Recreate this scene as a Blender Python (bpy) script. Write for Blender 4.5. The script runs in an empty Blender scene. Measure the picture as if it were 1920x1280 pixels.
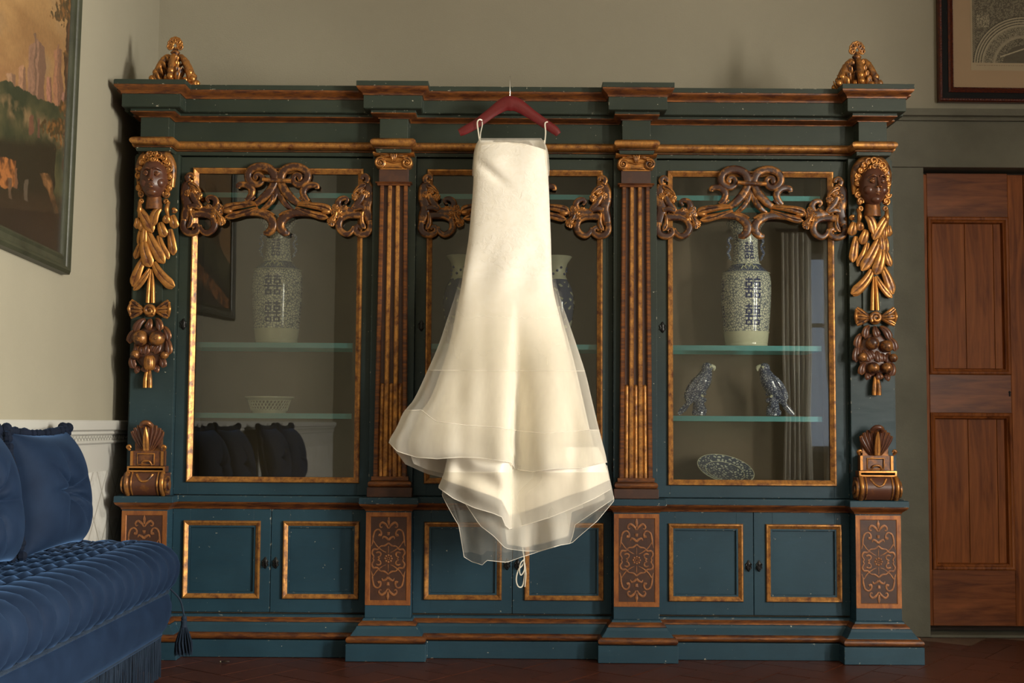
import bpy, bmesh, math, random
from mathutils import Vector, Matrix, noise
C = bpy.context.scene.collection
PI = math.pi
random.seed(7)

# ------------------------------------------------------------------ camera, world, lights, exposure
FPX, HC, TH, ROLL = 2300.0, 1.02, math.atan(153/2300.0), 0.0065
cd = bpy.data.cameras.new('camera'); cam = bpy.data.objects.new('camera', cd); C.objects.link(cam)
cd.sensor_width = 36; cd.lens = 36*FPX/1920; cd.clip_end = 60
_f = Vector((0, math.cos(TH), math.sin(TH))); _u = Vector((0, -math.sin(TH), math.cos(TH))); _r = Vector((1, 0, 0))
_rc = _r*math.cos(ROLL)+_u*math.sin(ROLL); _uc = _u*math.cos(ROLL)-_r*math.sin(ROLL)
m3 = Matrix((_rc, _uc, -_f)).transposed()
cam.matrix_world = Matrix.Translation((0, 0, HC)) @ m3.to_4x4()
bpy.context.scene.camera = cam

def at(px, py, Y):
    """measured photo point -> world point on the plane y = Y"""
    u = (px-960)/FPX; v = (640-py)/FPX
    d = _rc*u+_uc*v+_f
    k = Y/d.y
    return Vector((d.x*k, Y, HC+d.z*k))
def X(px, py, Y): return at(px, py, Y).x
def Z(py, Y, px=960): return at(px, py, Y).z

w = bpy.data.worlds.new('world'); bpy.context.scene.world = w; w.use_nodes = True
w.node_tree.nodes['Background'].inputs[0].default_value = (0.78, 0.86, 1.0, 1)
w.node_tree.nodes['Background'].inputs[1].default_value = 1.5

def area(name, loc, direction, sx, sy, power, col):
    l = bpy.data.lights.new(name, 'AREA'); l.shape = 'RECTANGLE'; l.size = sx; l.size_y = sy
    l.energy = power; l.color = col
    o = bpy.data.objects.new(name, l); C.objects.link(o); o.location = loc
    o.rotation_euler = Vector(direction).to_track_quat('-Z', 'Y').to_euler()
    return o
# daylight at the window in the right wall, then an added fill lamp further back
area('daylight_right', (4.52, 1.75, 1.80), (-1, 0.30, -0.05), 0.95, 1.8, 860, (1.0, 0.92, 0.80))
area('fill_right_rear', (4.52, -0.35, 1.75), (-1, 0.5, -0.05), 1.2, 1.9, 330, (1.0, 0.95, 0.86))
bpy.context.scene.cycles.transparent_max_bounces = 32
vs = bpy.context.scene.view_settings
vs.view_transform = 'Standard'; vs.look = 'None'; vs.exposure = 0.0; vs.gamma = 1.0; vs.use_curve_mapping = False

# ------------------------------------------------------------------ materials
def mat(name):
    m = bpy.data.materials.new(name); m.use_nodes = True
    nt = m.node_tree; return m, nt, nt.nodes['Principled BSDF']
def N(nt, t, **k):
    n = nt.nodes.new(t)
    for a, b in k.items():
        if a.startswith('i_'): n.inputs[a[2:].replace('_', ' ')].default_value = b
        else: setattr(n, a, b)
    return n
def L(nt, a, b): nt.links.new(a, b)
def coords(nt, scale=(1, 1, 1)):
    g = N(nt, 'ShaderNodeNewGeometry'); mp = N(nt, 'ShaderNodeMapping'); mp.inputs['Scale'].default_value = scale
    L(nt, g.outputs['Position'], mp.inputs['Vector']); return mp.outputs['Vector']
def ocoords(nt, scale=(1, 1, 1)):
    g = N(nt, 'ShaderNodeTexCoord'); mp = N(nt, 'ShaderNodeMapping'); mp.inputs['Scale'].default_value = scale
    L(nt, g.outputs['Object'], mp.inputs['Vector']); return mp.outputs['Vector']
def noise_n(nt, vec, scale, detail=4, rough=.55, dist=0):
    n = N(nt, 'ShaderNodeTexNoise'); n.inputs['Scale'].default_value = scale; n.inputs['Detail'].default_value = detail
    n.inputs['Roughness'].default_value = rough; n.inputs['Distortion'].default_value = dist
    L(nt, vec, n.inputs['Vector']); return n.outputs['Fac']
def ramp(nt, fac, stops):
    r = N(nt, 'ShaderNodeValToRGB'); e = r.color_ramp.elements
    while len(e) < len(stops): e.new(.5)
    for i, (p, c) in enumerate(stops):
        e[i].position = p; e[i].color = (*c, 1) if len(c) == 3 else c
    L(nt, fac, r.inputs[0]); return r.outputs[0]
def mix(nt, fac, a, b, mode='MIX'):
    n = N(nt, 'ShaderNodeMix', data_type='RGBA', blend_type=mode)
    for s, v in ((n.inputs[0], fac), (n.inputs[6], a), (n.inputs[7], b)):
        if hasattr(v, 'links'): L(nt, v, s)
        elif isinstance(v, tuple): s.default_value = (*v, 1) if len(v) == 3 else v
        else: s.default_value = v
    return n.outputs[2]
def mathn(nt, op, a, b=None, c=None):
    n = N(nt, 'ShaderNodeMath', operation=op)
    for i, v in enumerate((a, b, c)):
        if v is None: continue
        if hasattr(v, 'links'): L(nt, v, n.inputs[i])
        else: n.inputs[i].default_value = v
    return n.outputs[0]
def bump(nt, p, h, strength, dist=.01):
    b = N(nt, 'ShaderNodeBump'); b.inputs['Strength'].default_value = strength; b.inputs['Distance'].default_value = dist
    L(nt, h, b.inputs['Height']); L(nt, b.outputs[0], p.inputs['Normal'])

M = {}
def plain(name, col, rough=.6, metal=0, var=.15, vs_=6, bs=0, bscale=60, spec=.5, sheen=0):
    m, nt, p = mat(name); v = coords(nt)
    n = noise_n(nt, v, vs_, 5)
    a = tuple(c*(1-var) for c in col); b = tuple(min(1, c*(1+var)) for c in col)
    L(nt, ramp(nt, n, [(.3, a), (.7, b)]), p.inputs['Base Color'])
    p.inputs['Roughness'].default_value = rough; p.inputs['Metallic'].default_value = metal
    p.inputs['Specular IOR Level'].default_value = spec
    if sheen:
        p.inputs['Sheen Weight'].default_value = sheen; p.inputs['Sheen Roughness'].default_value = .35
        p.inputs['Sheen Tint'].default_value = (*[min(1, c*3+.1) for c in col], 1)
    if bs: bump(nt, p, noise_n(nt, v, bscale, 6, .65), bs, .004)
    M[name] = m; return m

plain('wall_paint', (.285, .260, .192), .85, var=.04, vs_=2, bs=.25, bscale=140)
plain('white_trim', (.43, .42, .385), .6, var=.04, vs_=4)
plain('ceiling_paint', (.42, .39, .32), .9, var=.04)
plain('stone', (.125, .12, .088), .8, var=.14, vs_=5, bs=.5, bscale=70)
plain('carpet_void', (.05, .03, .02), .8)
plain('dark_iron', (.03, .03, .03), .4, .8)
plain('chrome', (.8, .8, .78), .2, 1)
plain('mat_board', (.37, .255, .15), .8, var=.03)
plain('print_paper', (.38, .30, .19), .8, var=.03)
plain('frame_black', (.006, .006, .006), .6, spec=.15)
pass
plain('hanger_red', (.12, .009, .010), .35, var=.12, vs_=30)
plain('satin', (.92, .87, .77), .45, var=.02, sheen=.2)
plain('ribbon', (.82, .78, .66), .5, var=.02)
plain('dark_wood', (.03, .018, .011), .4, var=.3, vs_=12)
plain('silver', (.55, .53, .48), .3, 1)
plain('cream_glaze', (.66, .68, .50), .15, var=.08, vs_=20)
plain('blue_glaze', (.010, .026, .12), .12, var=.3, vs_=80)
plain('frame_green', (.036, .038, .022), .45, var=.25, vs_=10, bs=.2)
plain('interior', (.125, .095, .06), .8, var=.12, vs_=4)
plain('rail_ornament', (.36, .35, .31), .6, var=.04)

def paint_mat():
    m, nt, p = mat('cabinet_paint'); v = coords(nt)
    big = noise_n(nt, v, 3.5, 5); st = noise_n(nt, coords(nt, (6, 6, 30)), 2, 6, .7)
    # darker olive higher up, bluer below: the fall of light put into the paint
    g = N(nt, 'ShaderNodeNewGeometry'); s = N(nt, 'ShaderNodeSeparateXYZ'); L(nt, g.outputs['Position'], s.inputs[0])
    zf = N(nt, 'ShaderNodeMapRange'); zf.inputs['From Min'].default_value = .55; zf.inputs['From Max'].default_value = 1.6
    L(nt, s.outputs[2], zf.inputs[0])
    blue = ramp(nt, big, [(.3, (.014, .044, .070)), (.7, (.023, .066, .099))])
    green = ramp(nt, big, [(.3, (.023, .031, .020)), (.7, (.036, .045, .030))])
    base = mix(nt, zf.outputs[0], blue, green)
    base = mix(nt, mathn(nt, 'MULTIPLY', st, .35), base, (.012, .03, .035))
    chip = noise_n(nt, v, 55, 3, .6); bv = N(nt, 'ShaderNodeBevel', samples=4); bv.inputs[0].default_value = .0035
    dt = N(nt, 'ShaderNodeVectorMath', operation='DOT_PRODUCT'); L(nt, bv.outputs[0], dt.inputs[0]); L(nt, g.outputs['Normal'], dt.inputs[1])
    edge = mathn(nt, 'MULTIPLY', mathn(nt, 'LESS_THAN', dt.outputs['Value'], .985), .085)      # corners are knocked more often
    cm = mathn(nt, 'GREATER_THAN', mathn(nt, 'ADD', chip, edge), .73)
    base = mix(nt, cm, base, (.45, .42, .33))
    L(nt, base, p.inputs['Base Color'])
    L(nt, ramp(nt, st, [(.3, (.38,)*3), (.7, (.55,)*3)]), p.inputs['Roughness'])
    p.inputs['Specular IOR Level'].default_value = .3
    bump(nt, p, st, .15, .003)
    M['paint'] = m
paint_mat()

def gilt(name, bole, gold, lo, hi, scale=40, stretch=(1, 1, 1), rough=.38, point=False, metal=.75):
    m, nt, p = mat(name); v = coords(nt, stretch)
    n = noise_n(nt, v, scale, 6, .7)
    f = n
    if point:
        g = N(nt, 'ShaderNodeNewGeometry')
        pr = N(nt, 'ShaderNodeMapRange'); pr.inputs['From Min'].default_value = .47; pr.inputs['From Max'].default_value = .60
        pr.inputs['To Min'].default_value = -.16; pr.inputs['To Max'].default_value = .30
        L(nt, g.outputs['Pointiness'], pr.inputs[0]); f = mathn(nt, 'ADD', n, pr.outputs[0])
    mk = N(nt, 'ShaderNodeMapRange'); mk.inputs['From Min'].default_value = lo; mk.inputs['From Max'].default_value = hi
    L(nt, f, mk.inputs[0]); k = mk.outputs[0]
    fine = noise_n(nt, v, scale*5, 3)
    gold2 = mix(nt, fine, tuple(c*.7 for c in gold), gold)
    L(nt, mix(nt, k, bole, gold2), p.inputs['Base Color'])
    L(nt, mathn(nt, 'MULTIPLY', k, metal), p.inputs['Metallic'])
    p.inputs['Roughness'].default_value = rough
    bump(nt, p, noise_n(nt, v, scale*1.5, 4), .12, .003)
    M[name] = m
gilt('gilt', (.09, .022, .007), (.70, .33, .085), .34, .64, 30, rough=.38)
gilt('gilt_rail', (.055, .016, .007), (.42, .15, .035), .40, .74, 14, (1, 1, 6), rough=.38)
gilt('gilt_carving', (.042, .014, .008), (.62, .27, .07), .54, .76, 26, rough=.34, point=True)
gilt('gilt_leaf', (.10, .028, .009), (.66, .30, .08), .40, .66, 24, rough=.36, point=True)
gilt('carving_brown', (.088, .032, .018), (.40, .16, .045), .66, .95, 26, rough=.32, point=True)
gilt('bole_brown', (.050, .019, .011), (.16, .06, .025), .5, .9, 12, rough=.5, metal=.2)
gilt('gilt_inlay', (.10, .032, .016), (.46, .19, .065), .30, .65, 50, rough=.5, metal=.4)
gilt('gilt_border', (.13, .034, .012), (.50, .19, .055), .28, .68, 40, (1, 1, .4), rough=.42, metal=.6)
gilt('frame_tortoise', (.05, .006, .004), (.28, .07, .02), .45, .8, 90, rough=.3)

def velvet(name, a, b):
    m, nt, p = mat(name); v = coords(nt)
    n = noise_n(nt, v, 9, 4)
    lw = N(nt, 'ShaderNodeLayerWeight'); lw.inputs[0].default_value = .35
    c = ramp(nt, n, [(.3, a), (.7, b)])
    L(nt, c, p.inputs['Base Color'])
    p.inputs['Roughness'].default_value = .75; p.inputs['Specular IOR Level'].default_value = .15
    p.inputs['Sheen Weight'].default_value = .36; p.inputs['Sheen Roughness'].default_value = .35
    p.inputs['Sheen Tint'].default_value = (.16, .32, .66, 1)
    bump(nt, p, noise_n(nt, v, 500, 2), .15, .001)
    M[name] = m
velvet('velvet', (.005, .013, .034), (.009, .021, .050))
velvet('passementerie', (.012, .020, .036), (.022, .034, .055))
velvet('velvet_dark', (.003, .006, .014), (.006, .010, .024))

def wood(name, a, b, c, vertical=True, glossy=.3, spec=.3):
    m, nt, p = mat(name)
    v = ocoords(nt, (14, 14, 1.2) if vertical else (1.2, 14, 14))
    n = noise_n(nt, v, 1.6, 8, .6, 1.2); n2 = noise_n(nt, v, 9, 5, .6)
    col = ramp(nt, n, [(.28, a), (.5, b), (.72, c)])
    col = mix(nt, mathn(nt, 'MULTIPLY', n2, .4), col, a)
    L(nt, col, p.inputs['Base Color']); p.inputs['Roughness'].default_value = glossy; p.inputs['Specular IOR Level'].default_value = spec
    bump(nt, p, n2, .12, .002); M[name] = m
wood('door_wood', (.075, .018, .004), (.26, .078, .018), (.38, .125, .030), True, .42, .12)
wood('door_rail_wood', (.065, .016, .004), (.21, .062, .015), (.32, .10, .025), False, .33, .16)

def tile_mat():
    m, nt, p = mat('terracotta'); v = coords(nt)
    oi = N(nt, 'ShaderNodeObjectInfo')
    n = noise_n(nt, v, 12, 6, .6)
    c = ramp(nt, n, [(.3, (.045, .012, .005)), (.7, (.085, .023, .010))])
    c = mix(nt, mathn(nt, 'MULTIPLY', oi.outputs['Random'], .35), c, (.10, .025, .011))
    L(nt, c, p.inputs['Base Color']); p.inputs['Roughness'].default_value = .36
    bump(nt, p, n, .1, .003); M['terracotta'] = m
tile_mat()
plain('grout', (.16, .10, .065), .8)

def glass_mat(name, tint, refl):
    m, nt, p = mat(name); nt.nodes.remove(p)
    out = nt.nodes['Material Output']
    t = N(nt, 'ShaderNodeBsdfTransparent'); t.inputs[0].default_value = (*tint, 1)
    g = N(nt, 'ShaderNodeBsdfGlossy'); g.inputs['Roughness'].default_value = .015
    fr = N(nt, 'ShaderNodeFresnel'); fr.inputs[0].default_value = 1.5
    mx = N(nt, 'ShaderNodeMixShader'); L(nt, mathn(nt, 'MULTIPLY', fr.outputs[0], refl), mx.inputs[0])
    L(nt, t.outputs[0], mx.inputs[1]); L(nt, g.outputs[0], mx.inputs[2]); L(nt, mx.outputs[0], out.inputs[0])
    M[name] = m
glass_mat('pane_glass', (.95, .96, .94), 1.5)
glass_mat('window_glass', (.95, .97, .97), 1.0)
def shelf_mat():
    m, nt, p = mat('shelf_glass')
    out = nt.nodes['Material Output']
    p.inputs['Base Color'].default_value = (.10, .36, .38, 1); p.inputs['Roughness'].default_value = .12
    t = N(nt, 'ShaderNodeBsdfTransparent'); t.inputs[0].default_value = (.80, .95, .93, 1)
    g = N(nt, 'ShaderNodeNewGeometry'); s = N(nt, 'ShaderNodeSeparateXYZ'); L(nt, g.outputs['True Normal'], s.inputs[0])
    az = mathn(nt, 'ABSOLUTE', s.outputs[2]); f = mathn(nt, 'MULTIPLY', mathn(nt, 'GREATER_THAN', az, .5), .86)
    mx = N(nt, 'ShaderNodeMixShader'); L(nt, f, mx.inputs[0]); L(nt, p.outputs[0], mx.inputs[1]); L(nt, t.outputs[0], mx.inputs[2])
    L(nt, mx.outputs[0], out.inputs[0]); M['shelf_glass'] = m
shelf_mat()

def tulle(name, col, alpha, tr=.45, fade=True):
    m, nt, p = mat(name); nt.nodes.remove(p); out = nt.nodes['Material Output']
    d = N(nt, 'ShaderNodeBsdfDiffuse'); d.inputs[0].default_value = (*col, 1)
    tl = N(nt, 'ShaderNodeBsdfTranslucent'); tl.inputs[0].default_value = (*col, 1)
    t = N(nt, 'ShaderNodeBsdfTransparent')
    m1 = N(nt, 'ShaderNodeMixShader'); m1.inputs[0].default_value = tr
    L(nt, d.outputs[0], m1.inputs[1]); L(nt, tl.outputs[0], m1.inputs[2])
    # denser when the net is seen edge on, as real net is
    lw = N(nt, 'ShaderNodeLayerWeight'); lw.inputs[0].default_value = .5
    v = coords(nt, (1, 1, .25)); n = noise_n(nt, v, 16, 3)
    a = mathn(nt, 'ADD', mathn(nt, 'MULTIPLY', lw.outputs['Facing'], .28), alpha)
    a = mathn(nt, 'ADD', a, mathn(nt, 'MULTIPLY', mathn(nt, 'SUBTRACT', n, .5), .25))
    a = mathn(nt, 'MINIMUM', a, .97)
    if fade:      # net gathers out of the bodice seam: sparse at the hip, full further down
        g = N(nt, 'ShaderNodeNewGeometry'); sp = N(nt, 'ShaderNodeSeparateXYZ'); L(nt, g.outputs['Position'], sp.inputs[0])
        mr = N(nt, 'ShaderNodeMapRange', interpolation_type='SMOOTHSTEP'); mr.inputs['From Min'].default_value = Z(740, 5.15); mr.inputs['From Max'].default_value = Z(490, 5.15)
        mr.inputs['To Min'].default_value = 1; mr.inputs['To Max'].default_value = 0.0
        L(nt, sp.outputs[2], mr.inputs[0]); a = mathn(nt, 'MULTIPLY', a, mr.outputs[0])
    m2 = N(nt, 'ShaderNodeMixShader'); L(nt, a, m2.inputs[0]); L(nt, t.outputs[0], m2.inputs[1]); L(nt, m1.outputs[0], m2.inputs[2])
    L(nt, m2.outputs[0], out.inputs[0]); M[name] = m
tulle('tulle', (.95, .92, .84), .34)
tulle('tulle_dense', (.95, .91, .82), .66)
tulle('tulle_thin', (.84, .82, .74), .14)
tulle('curtain', (.88, .86, .80), .80, .5, fade=False)
tulle('tulle_neck', (.86, .82, .72), .3, fade=False)

def lace_mat():
    m, nt, p = mat('lace'); v = coords(nt)
    n = noise_n(nt, v, 38, 6, .7, .8); big = noise_n(nt, v, 7, 3)
    mk = mathn(nt, 'MULTIPLY', mathn(nt, 'GREATER_THAN', big, .5), n)
    c = ramp(nt, n, [(.35, (.89, .83, .71)), (.6, (.93, .88, .78))])
    L(nt, c, p.inputs['Base Color']); p.inputs['Roughness'].default_value = .6
    p.inputs['Sheen Weight'].default_value = .15
    g = N(nt, 'ShaderNodeNewGeometry'); sp = N(nt, 'ShaderNodeSeparateXYZ'); L(nt, g.outputs['Position'], sp.inputs[0])
    mr = N(nt, 'ShaderNodeMapRange', interpolation_type='SMOOTHSTEP'); mr.inputs['From Min'].default_value = Z(560, 5.15); mr.inputs['From Max'].default_value = Z(470, 5.15)
    L(nt, sp.outputs[2], mr.inputs[0])
    bump(nt, p, mathn(nt, 'MULTIPLY', mk, mr.outputs[0]), .7, .005); M['lace'] = m
lace_mat()

def porcelain(name, scale, thr, base=(.76, .78, .62), ink=(.025, .05, .17)):
    m, nt, p = mat(name); v = ocoords(nt)
    vo = N(nt, 'ShaderNodeTexVoronoi', feature='DISTANCE_TO_EDGE'); vo.inputs['Scale'].default_value = scale
    nz = N(nt, 'ShaderNodeTexNoise'); nz.inputs['Scale'].default_value = scale*.8; L(nt, v, nz.inputs['Vector'])
    ad = N(nt, 'ShaderNodeVectorMath', operation='MULTIPLY_ADD'); L(nt, nz.outputs['Color'], ad.inputs[0])
    ad.inputs[1].default_value = (.012,)*3; L(nt, v, ad.inputs[2]); L(nt, ad.outputs[0], vo.inputs['Vector'])
    k = mathn(nt, 'LESS_THAN', vo.outputs['Distance'], thr)
    L(nt, mix(nt, mathn(nt, 'MULTIPLY', k, .9), base, ink), p.inputs['Base Color'])
    p.inputs['Roughness'].default_value = .1; p.inputs['Coat Weight'].default_value = .4; p.inputs['Coat Roughness'].default_value = .05
    M[name] = m
porcelain('porcelain_vine', 85, .115, ink=(.13, .16, .21))
porcelain('porcelain_band', 140, .22, base=(.40, .46, .44))
porcelain('porcelain_flower', 26, .26, base=(.55, .60, .46))
porcelain('porcelain_bird', 110, .20, base=(.40, .45, .50), ink=(.02, .035, .10))
porcelain('porcelain_dish', 60, .20, base=(.55, .60, .52), ink=(.02, .04, .10))

def marble():
    m, nt, p = mat('marbled_panel'); v = coords(nt, (1, 1, 1))
    s = N(nt, 'ShaderNodeSeparateXYZ'); L(nt, v, s.inputs[0])
    def line(sg):
        q = mathn(nt, 'ADD', mathn(nt, 'MULTIPLY', s.outputs[1], 5.5), mathn(nt, 'MULTIPLY', s.outputs[2], 4.2*sg))
        return mathn(nt, 'LESS_THAN', mathn(nt, 'ABSOLUTE', mathn(nt, 'SUBTRACT', mathn(nt, 'FRACT', q), .5)), .035)
    ln = mathn(nt, 'MAXIMUM', line(1), line(-1))
    n = noise_n(nt, v, 4, 8, .65, 2.5)
    c = ramp(nt, n, [(.35, (.42, .41, .38)), (.5, (.56, .55, .51)), (.65, (.62, .61, .57))])
    L(nt, mix(nt, mathn(nt, 'MULTIPLY', ln, .7), c, (.27, .25, .21)), p.inputs['Base Color']); p.inputs['Roughness'].default_value = .45
    M['marble'] = m
marble()

def vcol(name, rough=.5):
    m, nt, p = mat(name); a = N(nt, 'ShaderNodeVertexColor'); a.layer_name = 'paint'
    n = noise_n(nt, ocoords(nt), 60, 6, .7)
    L(nt, mix(nt, .35, a.outputs[0], mix(nt, 1.0, a.outputs[0], ramp(nt, n, [(.3, (.6,)*3), (.7, (1.3,)*3)]), 'MULTIPLY')), p.inputs['Base Color'])
    p.inputs['Roughness'].default_value = rough; bump(nt, p, n, .2, .002)
    M[name] = m
vcol('oil_paint', .38); vcol('engraving', .85)

# ------------------------------------------------------------------ mesh builder
class MB:
    def __init__(s): s.v = []; s.f = []
    def add(s, vs, fs):
        o = len(s.v); s.v += [tuple(p) for p in vs]; s.f += [tuple(i+o for i in q) for q in fs]; return s
    def box(s, x0, x1, y0, y1, z0, z1):
        return s.add([(x0, y0, z0), (x1, y0, z0), (x1, y1, z0), (x0, y1, z0), (x0, y0, z1), (x1, y0, z1), (x1, y1, z1), (x0, y1, z1)],
                     [(0, 3, 2, 1), (4, 5, 6, 7), (0, 1, 5, 4), (1, 2, 6, 5), (2, 3, 7, 6), (3, 0, 4, 7)])
    def grid(s, rows, closed=False):
        n = len(rows[0]); vs = [p for r in rows for p in r]; fs = []
        for i in range(len(rows)-1):
            for j in range(n if closed else n-1):
                k = (j+1) % n; fs.append((i*n+j, i*n+k, (i+1)*n+k, (i+1)*n+j))
        return s.add(vs, fs)
    def cap(s, ring):
        return s.add(ring, [tuple(range(len(ring)))])
    def sweep(s, path, prof, caps=True):
        """plan path (x, y) with mitred corners; profile of (outward offset, z)"""
        rings = []
        n = len(path)
        for i, (x, y) in enumerate(path):
            ns = []
            for a, b in ((i-1, i), (i, i+1)):
                if a >= 0 and b < n:
                    d = Vector((path[b][0]-path[a][0], path[b][1]-path[a][1])).normalized(); ns.append(Vector((d.y, -d.x)))
            m = ns[0] if len(ns) == 1 else (ns[0]+ns[1])/(1+ns[0].dot(ns[1]))
            rings.append([(x+m.x*o, y+m.y*o, z) for o, z in prof])
        s.grid(rings)
        if caps: s.cap(rings[0]); s.cap(rings[-1])
        return s
    def frame(s, x0, x1, z0, z1, Y, prof):
        """picture-frame moulding: profile of (inset from the outer edge, stand-off towards -y)"""
        rings = []
        for (a, b) in prof:
            rings.append([(x0+a, Y-b, z0+a), (x1-a, Y-b, z0+a), (x1-a, Y-b, z1-a), (x0+a, Y-b, z1-a)])
        return s.grid(rings, True)
    def lathe(s, prof, c=(0, 0, 0), seg=32, sx=1, sy=1):
        rows = [[(c[0]+r*sx*math.cos(2*PI*j/seg), c[1]+r*sy*math.sin(2*PI*j/seg), c[2]+z) for j in range(seg)] for r, z in prof]
        s.grid(rows, True)
        s.cap(rows[0]); s.cap(rows[-1]); return s
    def ball(s, c, r, seg=14, rings=9, scale=(1, 1, 1), rot=None):
        rows = []
        for i in range(rings+1):
            t = PI*i/rings; t = min(max(t, .02), PI-.02)
            row = []
            for j in range(seg):
                a = 2*PI*j/seg
                p = Vector((r*scale[0]*math.sin(t)*math.cos(a), r*scale[1]*math.sin(t)*math.sin(a), r*scale[2]*math.cos(t)))
                if rot: p = rot @ p
                row.append(tuple(p+Vector(c)))
            rows.append(row)
        return s.grid(rows, True)
    def tube(s, pts, rad, seg=10, flat=1.0, up=None, samples=4, cap=True, groove=0):
        """smooth tube through pts; rad a number or list; flat squashes across `up`"""
        P = spline(pts, samples); R = lerp_list(rad, len(P)) if isinstance(rad, (list, tuple)) else [rad]*len(P)
        rows = []
        upv = Vector(up) if up else None; prev = None
        for i, p in enumerate(P):
            t = (P[min(i+1, len(P)-1)]-P[max(i-1, 0)])
            t = t.normalized() if t.length > 1e-9 else Vector((0, 0, 1))
            if upv: nrm = (upv-t*upv.dot(t))
            else:
                nrm = prev if prev else t.orthogonal(); nrm = nrm-t*nrm.dot(t)
            nrm = nrm.normalized() if nrm.length > 1e-6 else t.orthogonal().normalized()
            prev = nrm; b = t.cross(nrm)
            row = []
            for j in range(seg):
                a = 2*PI*j/seg; ca = math.cos(a); sa = math.sin(a)
                k = 1-groove*math.exp(-((1-ca)*6)) if groove else 1
                row.append(tuple(p+nrm*(ca*R[i]*flat*k)+b*(sa*R[i])))
            rows.append(row)
        s.grid(rows, True)
        if cap: s.cap(rows[0]); s.cap(rows[-1])
        return s
    def leaf(s, p0, p1, p2, wd, lift=.5, n=9, ridge=.35, nrm=(0, -1, 0), tip=.12, base=.35):
        """carved leaf / feather through three points; bulges towards nrm with a centre groove"""
        p0, p1, p2 = Vector(p0), Vector(p1), Vector(p2); nv = Vector(nrm); rows = []
        for i in range(n):
            t = i/(n-1)
            p = p0*(1-t)**2+p1*2*t*(1-t)+p2*t*t
            d = ((p1-p0)*(1-t)+(p2-p1)*t).normalized(); sd = d.cross(nv).normalized()
            k = base+(1-base)*math.sin(PI*min(1, t*1.25)**.8*.5) if t < .8 else None
            wv = wd*(k if k is not None else max(tip, math.cos((t-.8)/.2*PI/2)**.7))
            row = []
            for a, h in ((-1, -.25), (-.92, .28), (-.5, .62), (-.12, .70), (0, .70-ridge), (.12, .70), (.5, .62), (.92, .28), (1, -.25)):
                row.append(tuple(p+sd*(a*wv)+nv*(h*wd*lift*(.5+.5*math.sin(PI*min(1, t+.2))))))
            rows.append(row)
        s.grid(rows); s.cap(rows[0]); s.cap(rows[-1])
        # back
        for r0, r1 in zip(rows[:-1], rows[1:]): s.add([r0[0], r0[-1], r1[-1], r1[0]], [(0, 1, 2, 3)])
        return s
    def build(s, name, m, parent=None, smooth=False, bevel=0, sharp=35, origin=None):
        me = bpy.data.meshes.new(name)
        vs = s.v
        o = bpy.data.objects.new(name, me)
        if origin is not None: vs = [(a-origin[0], b-origin[1], c-origin[2]) for a, b, c in vs]; 
        me.from_pydata(vs, [], s.f)
        bm = bmesh.new(); bm.from_mesh(me); bmesh.ops.remove_doubles(bm, verts=bm.verts, dist=1e-6)
        bmesh.ops.recalc_face_normals(bm, faces=bm.faces); bm.to_mesh(me); bm.free()
        if isinstance(m, str): m = M[m]
        me.materials.append(m)
        if smooth:
            for p in me.polygons: p.use_smooth = True
            try: me.set_sharp_from_angle(angle=math.radians(sharp))
            except Exception: pass
        C.objects.link(o)
        if origin is not None: o.location = origin
        if parent:
            o.parent = parent
            pl = Vector(parent.get('_w', (0, 0, 0)))
            o.location = Vector(o.location)-pl
            o['_w'] = tuple(pl+Vector(o.location))
        else: o['_w'] = tuple(o.location)
        if bevel:
            b = o.modifiers.new('bevel', 'BEVEL'); b.width = bevel; b.segments = 2; b.limit_method = 'ANGLE'
        return o

def spline(pts, k=4):
    P = [Vector(p) for p in pts]
    if len(P) < 3 or k <= 1: return P
    out = []
    for i in range(len(P)-1):
        a = P[i-1] if i > 0 else P[0]*2-P[1]; b = P[i]; c = P[i+1]; d = P[i+2] if i+2 < len(P) else P[-1]*2-P[-2]
        for j in range(k):
            t = j/k
            out.append(.5*((2*b)+(c-a)*t+(2*a-5*b+4*c-d)*t*t+(3*b-a-3*c+d)*t**3))
    out.append(P[-1]); return out
def lerp_list(l, n):
    out = []
    for i in range(n):
        t = i/(n-1)*(len(l)-1); a = int(min(t, len(l)-2)); out.append(l[a]*(1-(t-a))+l[a+1]*(t-a))
    return out
def interp(x, pts):
    if x <= pts[0][0]: return pts[0][1]
    for (a, b), (c, d) in zip(pts[:-1], pts[1:]):
        if x <= c: return b+(d-b)*(x-a)/(c-a)
    return pts[-1][1]
def sm(x, a, b):
    t = min(1, max(0, (x-a)/(b-a))); return t*t*(3-2*t)

def thing(name, label, cat, loc=(0, 0, 0), group=None):
    o = bpy.data.objects.new(name, None); C.objects.link(o); o.location = loc; o['_w'] = tuple(loc)
    o.empty_display_size = .05
    return tag(o, label, cat, group)
def tag(o, label, cat, group=None):
    o['label'] = label; o['category'] = cat
    if group: o['group'] = group
    return o
def struct(o): o['kind'] = 'structure'; return o
def lab(o, t): o['label'] = t; return o
# ================================================================== THE SETTING
WB, WL, WR, WREAR, CEIL = 6.05, -1.785, 4.4, -1.3, 3.7
DX0, DX1 = X(1733, 700, WB), X(1733, 700, WB)+1.62        # door opening
DZ1 = Z(325, WB, 1800)
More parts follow.
